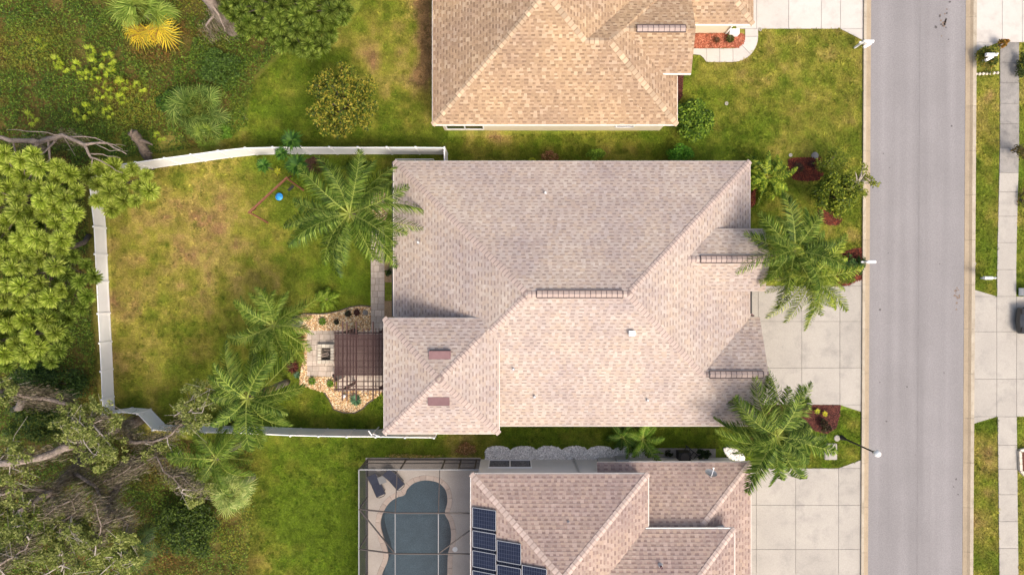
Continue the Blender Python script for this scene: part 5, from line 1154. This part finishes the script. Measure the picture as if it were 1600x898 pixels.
# ---- rounded shrubs
def shrub(px, py, rx, ry, h, pal, label, n=700, size=.13, name='shrub', cat='shrub', lob=14, weights=None, sharp=.30, group=None, z0=0.1):
    p = W(px, py, h * .5); t = thing(name, label, cat, (p.x, p.y, 0), group); rx, ry = rx * .041, ry * .041
    th = rng.uniform(0, 6.283, lob); rr_ = np.sqrt(rng.uniform(0, 1, lob)) * .72; Cn = np.stack([rr_ * np.cos(th), rr_ * np.sin(th), rng.uniform(.35, .85, lob) * (1 - rr_ * .5)], -1)
    k = rng.integers(0, lob, n); D = rng.normal(0, 1, (n, 3)); D /= np.linalg.norm(D, axis=1)[:, None]; D[:, 2] = np.abs(D[:, 2]) * .9 - .1
    Q = Cn[k] + D * sharp * rng.uniform(.6, 1.05, n)[:, None]; Q = np.stack([p.x + Q[:, 0] * rx, p.y + Q[:, 1] * ry, np.maximum(z0, Q[:, 2] * h)], -1)
    leafobj('foliage', t, *leaf_cloud(Q, size, pal, .6, weights=weights)); m = MB()
    for i in range(5): m.tube([(p.x, p.y, 0), (p.x + Cn[i][0] * rx * .5, p.y + Cn[i][1] * ry * .5, h * .3), (p.x + Cn[i][0] * rx, p.y + Cn[i][1] * ry, Cn[i][2] * h)], [.035, .025, .01], 5)
    m.build('stem', M_bark, t); return t
shrub(1083, 186, 38, 34, 2.2, [(78, 108, 28), (108, 136, 40), (136, 160, 58), (54, 80, 22)], 'large bright green leafy bush at the corner of the tan roofed house', 4200, .2, lob=34)
shrub(1063, 239, 22, 14, 1.5, [(76, 128, 34), (100, 150, 44), (58, 104, 26)], 'clipped round green bush in the strip beside the main roof', 1600, .12, lob=18, sharp=.42)
shrub(932, 242, 18, 11, 1.2, [(104, 134, 42), (130, 156, 58), (78, 106, 32)], 'loose light green bush at the main roof edge', 900, .13); shrub(860, 244, 17, 9, 1.1, [(140, 98, 72), (118, 80, 56), (158, 122, 92), (88, 86, 40)], 'reddish bronze shrub at the main roof edge', 700, .14); shrub(832, 250, 6, 4, .6, [(150, 160, 50), (120, 140, 40)], 'tiny lime sprig peeking past the main roof edge', 150, .12)
shrub(1329, 411, 14, 16, 1.0, [(36, 60, 26), (52, 80, 34), (74, 100, 48)], 'dark green shrub round the mailbox in the red mulch', 900, .13); shrub(1344, 412, 9, 20, .8, [(40, 66, 28), (60, 88, 36)], 'narrow dark shrub overhanging the kerb by the mulch bed', 600, .12); shrub(1325, 434, 14, 10, .8, [(94, 110, 34), (118, 128, 44), (76, 92, 28)], 'domed olive shrub at the driveway corner of the mulch bed', 1000, .09, lob=16, sharp=.42); shrub(1303, 438, 10, 7, .6, [(112, 124, 40), (134, 142, 52)], 'low yellowish shrub by the palm trunk at the driveway edge', 500, .09)
shrub(1291, 664, 14, 11, .8, [(44, 28, 20), (60, 40, 26), (50, 56, 24)], 'dark wine coloured shrub at the tip of the dark mulch bed', 600, .12)
shrub(728, 701, 24, 11, .6, [(156, 118, 88), (134, 98, 70), (172, 138, 106), (112, 96, 48)], 'dry brownish pink shrub beside the pool cage corner', 900, .14); shrub(640, 712, 60, 3, .3, [(150, 128, 92), (116, 108, 52), (96, 104, 40)], 'straggly dry hedge growth along the pool cage foot', 800, .12)
shrub(1545, 92, 24, 24, .9, [(66, 80, 26), (88, 98, 34), (48, 62, 22), (124, 108, 44)], 'mixed green shrub bed around the mailbox across the road', 1900, .13, lob=22); shrub(1567, 68, 9, 8, 1.0, [(168, 124, 56), (146, 104, 46), (120, 110, 48)], 'golden brown spiky shrub at the sidewalk corner', 300, .16); shrub(1597, 100, 10, 24, .9, [(48, 62, 24), (70, 84, 32)], 'dark shrub overhanging the far side of the sidewalk', 700, .13)
shrub(1598, 230, 16, 22, 2.0, [(70, 66, 30), (96, 82, 42), (60, 58, 28)], 'sparse twiggy shrub leaning over the sidewalk', 420, .13, lob=9); shrub(1599, 310, 8, 20, .6, [(70, 84, 30), (94, 70, 44)], 'low reddish green shrub on the far verge', 260, .12)
shrub(1100, 709, 14, 8, .9, [(24, 38, 20), (36, 54, 28), (48, 66, 34)], 'dark shrub on the pad by the black ladder', 700, .13); shrub(1045, 708, 9, 6, .5, [(30, 40, 22), (52, 60, 36)], 'small dark weed clump beside the air conditioner', 200, .1)
shrub(498, 262, 14, 10, .7, [(84, 50, 38), (80, 84, 32), (64, 76, 26)], 'mixed red and green shrub under the palm by the upper fence', 500, .13); shrub(560, 262, 30, 14, .8, [(70, 92, 28), (94, 114, 38), (52, 74, 22)], 'green shrub border along the inside of the upper fence', 1300, .14, lob=20); shrub(420, 232, 14, 7, .6, [(120, 130, 46), (96, 112, 36)], 'pale green weeds against the upper fence near the dracaenas', 400, .12)
shrub(355, 655, 30, 12, .9, [(66, 48, 26), (78, 92, 32), (58, 76, 24), (150, 140, 50)], 'mixed shrub at the foot of the lower fence under the palm', 900, .13); shrub(570, 330, 12, 12, .5, [(150, 110, 90), (96, 110, 50)], 'pinkish shrub under the palm beside the gravel', 400, .12)

# ---- trees: limb skeletons with leaf clumps
def skeleton(t, paths, m, name='limb'):
    """paths: list of (points, r0, r1); one trunk mesh, other limbs a part each"""
    for i, (pts, r0, r1) in enumerate(paths):
        P = [Vector(p) for p in pts]; Q = []
        for a, b in zip(P, P[1:]):
            for s in range(3): Q.append(a.lerp(b, s / 3) + Vector((random.gauss(0, 1), random.gauss(0, 1), random.gauss(0, 1))) * (b - a).length * .03 * (s > 0))
        Q.append(P[-1]); n = len(Q); MB().tube(Q, [r0 + (r1 - r0) * j / (n - 1) for j in range(n)], 7, True, .22).build('trunk' if i == 0 else name, m, t, True)
def clump_points(cs, n, r, flat=.7):
    cs = np.asarray(cs, float); k = rng.integers(0, len(cs), n); D = rng.normal(0, 1, (n, 3)); D /= np.linalg.norm(D, axis=1)[:, None]
    R = r[k][:, None] if hasattr(r, '__len__') else r
    return cs[k] + D * R * (rng.uniform(0, 1, n)[:, None] ** .45) * np.array((1, 1, flat))
def crown_tree(px, py, z, R, h, label, pal, n=9000, lobs=60, size=.15, m=M_bark, twigs=14, weights=None, name='tree', lobr=.34, shell=.55, base=None):
    c = W(px, py, z); b = Vector((c.x, c.y, 0)) if base is None else Vector((*base, 0)); t = thing(name, label, 'tree', b)
    D = rng.normal(0, 1, (lobs, 3)); D /= np.linalg.norm(D, axis=1)[:, None]; D[:, 2] = D[:, 2] * .8 + .15
    Cs = np.array(c) + D * np.array((R, R, h)) * rng.uniform(shell, .95, lobs)[:, None]
    paths = [([b, b.lerp(c, .5) + v3(.1, .05, 0), c - v3(0, 0, h * .3)], .16, .10)]
    for i in range(twigs): q = Vector(Cs[i * len(Cs) // twigs]); paths.append(([c - v3(0, 0, h * .55), c.lerp(q, .5) - v3(0, 0, h * .2), q], .07, .015))
    skeleton(t, paths, m); leafobj('crown', t, *leaf_cloud(clump_points(Cs, n, R * lobr), size, pal, .5, weights=weights)); return t
crown_tree(534, 162, 3.4, 2.3, 1.6, 'rounded tree with golden olive leaves between the upper fence and tan roof', [(66, 84, 26), (98, 110, 34), (132, 130, 48), (150, 138, 58), (46, 60, 20)], 13000, 120, .15, lobr=.17, shell=.45)
c = W(1305, 300, 1.8)
crown_tree(1306, 305, 2.2, 1.35, 1.1, 'small open tree with yellow green leaves by the kerb and round mulch bed', [(84, 104, 26), (118, 132, 38), (150, 158, 54), (62, 80, 22)], 7000, 52, .16, lobr=.28)
t = crown_tree(1345, 285, 2.6, 1.1, .8, 'thin twiggy sapling reaching over the kerb to the road', [(116, 126, 46), (140, 142, 60), (94, 104, 38)], 700, 22, .15, twigs=18, m=M_bark_pale, lobr=.25)
crown_tree(1300, 252, 1.5, 1.0, .6, 'low yellow green bush above the round mulch bed by the kerb', [(104, 118, 36), (126, 134, 48), (80, 96, 28)], 1100, 22, .14, twigs=6)

# ---- pines: every tuft of needles is a part
def tuft_mesh(R, n, pal, w=.055):
    D = rng.normal(0, 1, (n, 3)); D[:, 2] = np.abs(D[:, 2]) * .95 - .1; D /= np.linalg.norm(D, axis=1)[:, None]; l = R * rng.uniform(.82, 1.05, n)[:, None]; S = np.cross(D, rng.normal(0, 1, (n, 3))); S /= np.linalg.norm(S, axis=1)[:, None]
    B = D * R * .10; T = D * l; T[:, 2] -= (R * .12 * (1 - D[:, 2])); V = np.stack([B - S * w * .3, B + S * w * .3, T * .6 + B * .4 + S * w * .5, T, T * .6 + B * .4 - S * w * .5], 1).reshape(-1, 3); F = np.arange(n * 5).reshape(n, 5)
    pl_ = np.array([L(*c) for c in pal]); return np_mesh('needle_tuft', V, F, M_leaf, pl_[rng.integers(0, len(pal), n)] * rng.uniform(.8, 1.2, n)[:, None])
PIN = [(138, 154, 60), (160, 174, 82), (178, 188, 104), (114, 132, 48)]; PIN2 = [(104, 126, 48), (124, 144, 62), (144, 160, 82), (84, 104, 38)]
tA = [tuft_mesh(.60, 420, PIN) for _ in range(3)]; tB = [tuft_mesh(.52, 340, PIN2) for _ in range(3)]; tC = [tuft_mesh(.56, 320, [(92, 112, 42), (114, 132, 56), (134, 150, 76), (76, 96, 34)]) for _ in range(3)]
def scatter_px(poly, n, dmin):
    P = np.array(poly, float); out = []; a, b = P.min(0), P.max(0); tries = 0
    while len(out) < n and tries < 9000:
        tries += 1; q = np.array((random.uniform(a[0], b[0]), random.uniform(a[1], b[1])))
        if inside(poly, np.array([q[0]]), np.array([q[1]]))[0] and all((q[0] - o[0]) ** 2 + (q[1] - o[1]) ** 2 > dmin * dmin for o in out): out.append(tuple(q))
    return out
def pine(base_px, layers, label, tz, r=.17, m=M_bark):
    b = W(*base_px); tp = None; t = thing('pine_tree', label, 'pine tree', b); pts = []
    for poly, n, dmin, z0, z1, tf in layers:
        for q in scatter_px(poly, n, dmin): pts.append((W(q[0], q[1], random.uniform(z0, z1)), tf))
    cen = sum((p for p, _ in pts), Vector()) / len(pts); tp = Vector((cen.x, cen.y, tz)); paths = [([b, b.lerp(tp, .5), tp], r, r * .45)]; nb = 0
    for p, tf in pts:
        inst(random.choice(tf), 'needle_tuft', Matrix.Translation(p) @ Matrix.Rotation(random.uniform(0, 6.28), 4, 'Z') @ Matrix.Rotation(random.uniform(-.6, .6), 4, 'X') @ Matrix.Scale(random.uniform(.8, 1.15), 4), t)
        if nb < 40 and random.random() < .7:
            k = b.lerp(tp, min(.98, max(.3, (p.z - 1.3) / tz))); paths.append(([k, k.lerp(p, .6) - v3(0, 0, .25), p], .05, .015)); nb += 1
    skeleton(t, paths, m, 'branch'); return t
pine((120, 345), [([(-40, 235), (48, 232), (62, 258), (122, 262), (128, 300), (118, 345), (100, 383), (40, 385), (-40, 385)], 52, 20, 6.0, 7.8, tA), ([(-40, 260), (110, 270), (112, 370), (-40, 380)], 22, 22, 4.6, 5.6, tB)], 'tall pine with plump lime green needle tufts by the upper fence corner', 6.6)
pine((140, 368), [([(-40, 375), (110, 382), (150, 412), (152, 470), (120, 488), (60, 500), (-40, 498)], 48, 20, 5.2, 6.6, tB), ([(-40, 375), (95, 380), (100, 470), (-40, 480)], 30, 21, 7.0, 7.8, tA)], 'dense pine leaning beside the middle of the rear fence', 6.4)
pine((75, 490), [([(-40, 482), (60, 480), (112, 500), (108, 535), (80, 565), (-40, 578)], 40, 20, 4.4, 6.0, tB), ([(-40, 490), (90, 500), (80, 550), (-40, 560)], 14, 22, 6, 6.4, tA)], 'softer green pine below the dense one behind the rear fence', 5.4)
pine((170, 262), [([(136, 262), (165, 254), (205, 258), (232, 272), (234, 300), (208, 318), (168, 332), (148, 318), (138, 290)], 20, 18, 3.2, 4.4, tA)], 'small pine spray hanging over the upper corner of the white fence', 3.2, .08)
pine((440, 60), [([(350, -60), (560, -60), (545, 20), (520, 62), (485, 92), (450, 78), (420, 60), (380, 50), (352, 18)], 130, 13, 3.6, 6.4, tC)], 'broad soft green pine at the wood edge above the golden olive tree', 5.6)

# ---- dead wood and the mossy oaks
def limb_thing(name, paths, label, m, cat):
    b = Vector(paths[0][0][0]); t = thing(name, label, cat, (b.x, b.y, 0)); skeleton(t, paths, m); return t
def wp(*a): return [W(*p) for p in a]
dt1 = limb_thing('dead_tree', [(wp((70, 235, 0), (55, 226, 2.5), (62, 222, 4.5)), .22, .17), (wp((62, 222, 4.5), (30, 220, 5), (-10, 214, 5.5)), .17, .11), (wp((62, 222, 4.5), (98, 211, 4.8), (132, 226, 4.8), (168, 224, 4.9), (198, 241, 5)), .17, .02), (wp((132, 226, 4.8), (142, 246, 4.6), (165, 256, 4.5), (192, 270, 4.4)), .09, .015), (wp((138, 240, 4.6), (160, 241, 4.7), (188, 247, 4.6)), .05, .01), (wp((62, 222, 4.5), (44, 240, 4.4), (12, 272, 4.2)), .13, .04), (wp((44, 240, 4.4), (38, 270, 4.1), (42, 300, 4)), .10, .03), (wp((98, 211, 4.8), (60, 206, 5.2), (10, 203, 5.4)), .04, .01), (wp((145, 246, 4.6), (143, 262, 4.4)), .05, .01), (wp((98, 211, 4.8), (118, 244, 4.5)), .04, .008), (wp((165, 224, 4.9), (196, 228, 5)), .03, .006), (wp((75, 218, 4.6), (78, 250, 4.3), (60, 262, 4.2)), .08, .02), (wp((110, 214, 4.8), (150, 216, 5), (192, 234, 5)), .05, .01), (wp((90, 214, 4.7), (70, 238, 4.5), (50, 250, 4.4)), .07, .02), (wp((150, 225, 4.9), (172, 236, 4.9), (200, 236, 5)), .03, .008), (wp((20, 219, 5), (24, 236, 4.8), (18, 250, 4.7)), .06, .02)], 'bare grey dead tree spreading its limbs above the rear fence corner', M_bark_grey, 'dead tree')
ds1 = limb_thing('tree_snag', [(wp((238, 262, 0), (230, 245, 1.0), (216, 218, 2.0), (207, 206, 2.4)), .22, .30), (wp((214, 216, 2.0), (204, 208, 2.5), (206, 202, 2.7)), .14, .03), (wp((216, 220, 2.0), (228, 222, 2.2), (238, 226, 2.3)), .16, .05), (wp((224, 232, 1.4), (212, 222, 1.8), (205, 218, 2.0)), .06, .02), (wp((226, 238, 1.3), (238, 240, 1.6)), .09, .03)], 'broken brown tree snag leaning behind the upper fence', M_bark, 'tree snag')
dt2 = limb_thing('dead_tree', [(wp((368, 52, 0), (350, 30, 2.2), (330, 4, 4.2), (300, -40, 6)), .42, .30), (wp((330, 4, 4.2), (345, 30, 3.6), (352, 50, 3)), .12, .03), (wp((340, 18, 3), (322, 40, 2.6), (330, 55, 2)), .10, .02), (wp((345, 25, 2.8), (372, 10, 4), (395, -15, 5)), .1, .04)], 'thick grey dead trunk at the wood edge beside the soft green pine', M_bark_grey, 'dead tree')
MOSS = [(132, 120, 102), (114, 104, 88), (148, 136, 118), (98, 88, 72), (116, 116, 82)]
def moss_late(): moss(dt1, [(wp((20, 220, 5), (62, 222, 4.5), (98, 211, 4.8), (132, 226, 4.8)), 0, 0), (wp((62, 222, 4.5), (44, 240, 4.4), (20, 262, 4.2)), 0, 0)], 1800, .3, .22); moss(dt2, [(wp((366, 50, .3), (350, 30, 2.2), (330, 4, 4.2)), 0, 0), (wp((350, 30, 2.2), (322, 40, 2.6), (330, 55, 2)), 0, 0)], 2600, .5, .28); moss(ds1, [(wp((234, 252, .4), (216, 218, 2.0)), 0, 0)], 500, .3, .14)
def moss(t, paths, n, drop=.5, spread=.26):
    """hanging strands along limbs"""
    segs = [(Vector(a), Vector(b)) for pts, r0, r1 in paths for a, b in zip(pts, pts[1:])]; ln = np.array([(b - a).length for a, b in segs]); k = rng.choice(len(segs), n, p=ln / ln.sum()); u = rng.uniform(0, 1, n)
    A = np.array([segs[i][0].lerp(segs[i][1], w) for i, w in zip(k, u)]) + rng.normal(0, spread, (n, 3)) * np.array((1, 1, .3)); d = rng.normal(0, 1, (n, 3)) * np.array((.22, .22, .1)); le = drop * rng.uniform(.3, 1.1, n)[:, None]; B = A + d * le + np.array((0, 0, -1)) * le * .8
    T = np.cross(d, (0, 0, 1.)); T /= np.linalg.norm(T, axis=1)[:, None] + 1e-6; s = T * .012; V = np.stack([A - s, A + s, B + s * .4, B - s * .4], 1).reshape(-1, 3); pl_ = np.array([L(*c) for c in MOSS]); stuff(leafobj('hanging_moss', t, V, np.arange(n * 4).reshape(n, 4), pl_[rng.integers(0, 5, n)] * rng.uniform(.7, 1.15, n)[:, None], M_moss))
moss_late()
OAK = [(100, 112, 52), (122, 130, 72), (140, 144, 92), (82, 94, 42)]
def oak(paths, clumps, label, n, ms=1500, size=.12, pal=OAK, m=M_bark_grey, mpaths=None, rad=.55, twig=True):
    b = Vector(paths[0][0][0]); t = thing('oak_tree', label, 'tree', (b.x, b.y, 0)); cs = [W(*c[:3]) for c in clumps]; rs = np.array([(c[3] if len(c) > 3 else rad) for c in clumps]); ends = [Vector(a).lerp(Vector(b), u) for p in paths for a, b in zip(p[0], p[0][1:]) for u in (.25, .5, .75, 1) if Vector(b).z > 2.5]
    full = list(paths); tw = []
    for c_ in cs:
        e = min(ends, key=lambda q: (q - c_).length); tw.append(([e, e.lerp(c_, .35) + Vector((random.gauss(0, .2), random.gauss(0, .2), .15)), e.lerp(c_, .7) + Vector((random.gauss(0, .2), random.gauss(0, .2), .1)), c_], .045, .012))
        if twig:
            for _ in range(3): tw.append(([c_, c_ + Vector((random.gauss(0, .35), random.gauss(0, .35), random.gauss(.05, .2))), c_ + Vector((random.gauss(0, .6), random.gauss(0, .6), random.gauss(.1, .25)))], .018, .005))
    skeleton(t, full, m)
    mb = MB()
    for pts, r0, r1 in tw: mb.tube(pts, [r0 + (r1 - r0) * i / (len(pts) - 1) for i in range(len(pts))], 5)
    stuff(mb.build('twigs', M_bark_pale, t)); fine = []
    for c_, r in zip(cs, rs):
        for _ in range(16): fine.append(np.array(c_) + rng.normal(0, 1, 3) * np.array((r, r, r * .6)) * .62)
    leafobj('crown', t, *leaf_cloud(clump_points(fine, n, .24), size, pal, .5)); 
    if ms: moss(t, mpaths or paths, ms)
    return t
def cl(poly, n, dmin, z0, z1, r=.55): return [(*q, random.uniform(z0, z1), r * random.uniform(.7, 1.2)) for q in scatter_px(poly, n, dmin)]
o1 = [(wp((222, 655, 0), (170, 672, 3), (118, 694, 5.5), (60, 715, 6.5), (0, 724, 7.2)), .34, .16), (wp((190, 665, 2), (205, 690, 3.5), (240, 690, 4.2), (268, 678, 4.6), (300, 645, 5)), .14, .03), (wp((150, 680, 4), (158, 662, 5), (168, 650, 5.5)), .10, .03), (wp((118, 694, 5.5), (130, 670, 6), (160, 655, 6.2)), .08, .03)]
oak(o1, cl([(98, 645), (160, 640), (180, 662), (175, 700), (150, 730), (108, 690)], 12, 16, 5.4, 6.6) + cl([(-20, 690), (30, 690), (40, 750), (-20, 760)], 6, 20, 6.4, 7.2, .5) + cl([(285, 640), (300, 605), (335, 590), (345, 640), (312, 668), (290, 665)], 7, 15, 4.6, 5.6, .45) + cl([(225, 690), (265, 690), (285, 715), (240, 712)], 3, 14, 4, 4.8, .4), 'mossy live oak whose boughs hang over the lower fence jog', 15000, 11000, .14)
o2 = [(wp((140, 708, 0), (112, 738, 3), (80, 768, 5), (30, 800, 6.5)), .32, .15), (wp((112, 738, 3), (150, 760, 4), (165, 800, 4.8)), .14, .06), (wp((80, 768, 5), (95, 820, 5.6), (100, 880, 6)), .12, .05), (wp((80, 768, 5), (40, 765, 5.8), (-10, 770, 6.4)), .12, .05), (wp((-10, 890, 7), (15, 872, 7), (40, 858, 7.2), (48, 838, 7.2)), .07, .02), (wp((95, 820, 5.6), (118, 800, 6.4), (112, 782, 6.6), (125, 770, 6.6)), .05, .012), (wp((112, 782, 6.6), (90, 790, 6.8), (70, 806, 7)), .035, .01)]
oak(o2, cl([(-20, 770), (60, 780), (130, 800), (140, 898), (60, 920), (-20, 920)], 26, 24, 5.5, 7.0, .55), 'grey mossy oak leaning out of the lower woodland corner', 19000, 14000, .14)
o3 = [(wp((215, 715, 0), (185, 745, 2.5), (170, 790, 4.5), (150, 850, 6)), .26, .12), (wp((185, 745, 2.5), (205, 735, 3.6), (228, 722, 4.2)), .08, .02), (wp((170, 790, 4.5), (200, 820, 5), (185, 870, 5.4)), .08, .02), (wp((215, 715, 3), (245, 712, 4.5), (255, 735, 4.8), (270, 745, 5), (286, 764, 5.2)), .06, .02), (wp((185, 745, 3.4), (162, 752, 4.4), (185, 742, 5), (205, 728, 5.2)), .05, .015), (wp((150, 850, 6), (158, 820, 6.2), (176, 812, 6), (200, 806, 6)), .05, .012), (wp((158, 820, 6.2), (152, 800, 6.4), (148, 780, 6.4)), .035, .01), (wp((270, 745, 5), (284, 742, 5.2), (300, 760, 5.4), (316, 772, 5.4)), .03, .01)]
oak(o3, cl([(130, 800), (200, 830), (220, 898), (140, 905)], 9, 22, 5, 6, .5) + cl([(270, 740), (320, 750), (320, 790), (280, 780)], 4, 18, 4, 5, .45), 'slender oak with pale bare twigs between the fence jog and dark cabbage palm', 10000, 12000, .14)
o4 = [(wp((20, 640, 0), (40, 625, 3), (70, 622, 4.5), (112, 632, 5)), .24, .10), (wp((70, 622, 4.5), (30, 616, 5.2), (-10, 610, 6)), .14, .08)]
oak(o4, cl([(-20, 600), (20, 600), (20, 625), (-20, 630)], 4, 14, 5.4, 6.2, .4), 'moss wrapped oak limb reaching towards the rear fence', 3500, 6000, .14, mpaths=[o4[1], (o4[0][0][1:], 0, 0)])
shrub(292, 828, 62, 56, 2.4, [(46, 66, 22), (66, 86, 30), (86, 104, 40), (36, 52, 18)], 'large dark green thicket bush at the lower woodland edge', 8000, .15, name='bush', cat='bush', lob=60, sharp=.22); shrub(70, 600, 75, 40, 1.8, [(30, 50, 18), (44, 66, 24), (62, 84, 32)], 'dark evergreen thicket under the mossy limb', 6000, .15, name='bush', cat='bush', lob=40, sharp=.24); shrub(60, 660, 70, 36, 1.6, [(40, 60, 22), (58, 78, 28), (88, 100, 40)], 'mid green thicket between the two mossy oaks', 5000, .15, name='bush', cat='bush', lob=34, sharp=.24)
shrub(340, 110, 45, 40, 1.3, [(66, 92, 36), (86, 112, 46), (52, 74, 28)], 'grey green bush mass right of the palmetto clump', 3500, .13, name='bush', cat='bush', lob=30, sharp=.26); shrub(270, 160, 34, 26, 1.2, [(58, 88, 28), (80, 110, 36), (44, 66, 20)], 'leafy green bush left of the palmetto clump', 2600, .14, name='bush', cat='bush', lob=22)
shrub(345, 205, 20, 16, 1.0, [(92, 130, 40), (112, 150, 52)], 'fresh green bush against the upper fence by the palmettos', 1300, .13, name='bush', cat='bush')

# ---- undergrowth of the woods: one uncountable mass
def cover(poly, n, hmax, label_seed, extra=None):
    P = np.array([W2(*q) for q in poly]); a, b = P.min(0), P.max(0); X = rng.uniform(a[0], b[0], n * 2); Y = rng.uniform(a[1], b[1], n * 2); k = inside([tuple(q) for q in P], X, Y); X, Y = X[k][:n], Y[k][:n]
    h = fbm(X, Y, 1.1, 40 + label_seed) ; gap = fbm(X, Y, 2.2, 60 + label_seed); k = rng.uniform(0, 1, len(X)) < np.clip((h - .22) * 3.2, .10, 1); X, Y, h, gap = X[k], Y[k], h[k], gap[k]
    Z = .05 + np.clip(h - .2, 0, 1) * hmax * rng.uniform(.35, 1.1, len(X)); V, F, c_ = leaf_cloud(np.stack([X, Y, Z], -1), .13, [(66, 92, 28), (86, 110, 36), (108, 128, 46), (52, 72, 24), (78, 102, 30)], .7)
    t = np.clip((gap - .58) * 6, 0, 1)[:, None] * (rng.uniform(0, 1, (len(X), 1)) < .75); br = np.array([L(120, 88, 50), L(104, 74, 40), L(124, 108, 52)])[rng.integers(0, 3, len(X))]
    t2 = np.clip((vnoise(X, Y, 3.5, 77) - .6) * 5, 0, 1)[:, None] * (rng.uniform(0, 1, (len(X), 1)) < .6); ol = np.array(L(120, 124, 44)); c_ = c_ * (1 - t) + br * t * rng.uniform(.7, 1.1, (len(X), 1)); c_ = c_ * (1 - t2) + ol * t2 * rng.uniform(.7, 1.1, (len(X), 1)); return V, F, c_
pieces = [cover([(-60, -60), (440, -60), (470, 60), (400, 120), (388, 200), (340, 228), (150, 256), (130, 262), (-60, 262)], 92000, 1.5, 1), cover([(-60, 255), (134, 262), (146, 420), (158, 640), (-60, 640)], 42000, 1.3, 2), cover([(-60, 630), (160, 640), (200, 650), (240, 680), (300, 690), (395, 700), (400, 780), (385, 940), (-60, 940)], 60000, 1.2, 3)]
stuff(tag(leafobj('undergrowth', None, *join(pieces)), 'tangled green and russet undergrowth covering the woodland floor', 'undergrowth'))

# ---- grass blades on the lawns
def lawn_patch(poly, dens, seed, hh=.07, excl_px=()):
    P = np.array([W2(*q) for q in poly]); a, b = P.min(0), P.max(0); n = int((b[0] - a[0]) * (b[1] - a[1]) * dens); X = rng.uniform(a[0], b[0], n); Y = rng.uniform(a[1], b[1], n); k = inside([tuple(q) for q in P], X, Y); X, Y = X[k], Y[k]
    for e in EXCL + [px_loop(q) for q in excl_px]:
        E = np.array(e)
        if E[:, 0].max() < a[0] or E[:, 0].min() > b[0] or E[:, 1].max() < a[1] or E[:, 1].min() > b[1]: continue
        k = ~inside(e, X, Y); X, Y = X[k], Y[k]
    n = len(X); an = rng.uniform(0, 6.283, n); s = hh * (.6 + .9 * fbm(X, Y, 1.5, 90)) * rng.uniform(.6, 1.4, n); ca, sa = np.cos(an), np.sin(an); w = .016 * rng.uniform(.7, 1.4, n); ln_ = rng.uniform(.5, 1.4, n) * s; z0 = np.full(n, -.01)
    V = np.stack([np.stack([X - sa * w, Y + ca * w, z0], -1), np.stack([X + sa * w, Y - ca * w, z0], -1), np.stack([X + ca * ln_, Y + sa * ln_, z0 + s], -1)], 1).reshape(-1, 3)
    return V, np.arange(n * 3).reshape(n, 3), lawn_colour(X, Y) * rng.uniform(.72, 1.38, n)[:, None]
def tufts(poly, per_m2, k=14):
    """coarser tufts and broad-leaved weeds standing in the mown grass"""
    P = np.array([W2(*q) for q in poly]); a, b = P.min(0), P.max(0); n = int((b[0] - a[0]) * (b[1] - a[1]) * per_m2); X = rng.uniform(a[0], b[0], n); Y = rng.uniform(a[1], b[1], n); ok = inside([tuple(q) for q in P], X, Y)
    for e in EXCL: ok &= ~inside(e, X, Y)
    ok &= rng.uniform(0, 1, n) < np.clip((fbm(X, Y, 2.2, 71) - .38) * 4, .05, 1); X, Y = X[ok], Y[ok]; n = len(X); r = rng.uniform(.05, .16, n); base = lawn_colour(X, Y) * np.where(rng.uniform(0, 1, (n, 1)) < .6, rng.uniform(.55, .8, (n, 1)) * np.array((.85, 1.05, .8)), rng.uniform(1.15, 1.5, (n, 1)))
    X, Y, r, base = (np.repeat(v, k, 0) for v in (X, Y, r, base)); m = len(X); an = rng.uniform(0, 6.283, m); ca, sa = np.cos(an), np.sin(an); q = r * rng.uniform(0, .6, m); X, Y = X + ca * q, Y + sa * q; w = .02; z0 = np.full(m, -.01); h = rng.uniform(.05, .14, m)
    V = np.stack([np.stack([X - sa * w, Y + ca * w, z0], -1), np.stack([X + sa * w, Y - ca * w, z0], -1), np.stack([X + ca * r, Y + sa * r, h], -1)], 1).reshape(-1, 3); return V, np.arange(m * 3).reshape(m, 3), base * rng.uniform(.8, 1.25, m)[:, None]
def grass(poly, dens, label, hh=.07): stuff(tag(leafobj('grass', None, *join([lawn_patch(poly, dens, 0, hh), tufts(poly, 9)]), m=M_grass), label, 'grass'))
fpoly = [(169, 268), (300, 246), (430, 238), (697, 238), (640, 300), (640, 676), (390, 668), (262, 666), (236, 641), (207, 639), (180, 640)]
grass(fpoly, 620, 'mown back lawn with dry tan patches inside the white fence'); grass([(388, 205), (395, 130), (470, 60), (560, 20), (590, -40), (690, -40), (700, 215), (1058, 205), (1058, 270), (700, 270), (697, 232), (430, 230), (345, 232)], 560, 'rough grass between the woods, the upper fence and the tan roofed house', .09)
grass([(1056, 80), (1100, 90), (1185, 45), (1347, 45), (1347, 440), (1140, 440), (1140, 275), (1056, 275)], 620, 'mottled front lawn running down to the road kerb'); grass([(395, 690), (400, 668), (700, 672), (1200, 650), (1346, 640), (1346, 722), (1310, 731), (1140, 731), (1140, 700), (1000, 702), (560, 722), (560, 930), (385, 930)], 620, 'bright green side lawn along the pool cage and between the houses')
grass([(1522, 110), (1562, 110), (1558, 463), (1520, 463)], 620, 'narrow verge grass between far kerb and sidewalk above the grey driveway'); grass([(1519, 650), (1560, 650), (1564, 930), (1517, 930)], 620, 'narrow verge grass between far kerb and sidewalk below the grey driveway'); grass([(1588, 66), (1650, 66), (1650, 463), (1588, 463)], 500, 'grass beyond the far sidewalk above the grey driveway'); grass([(1588, 650), (1650, 650), (1650, 930), (1590, 930)], 500, 'grass beyond the far sidewalk below the grey driveway')
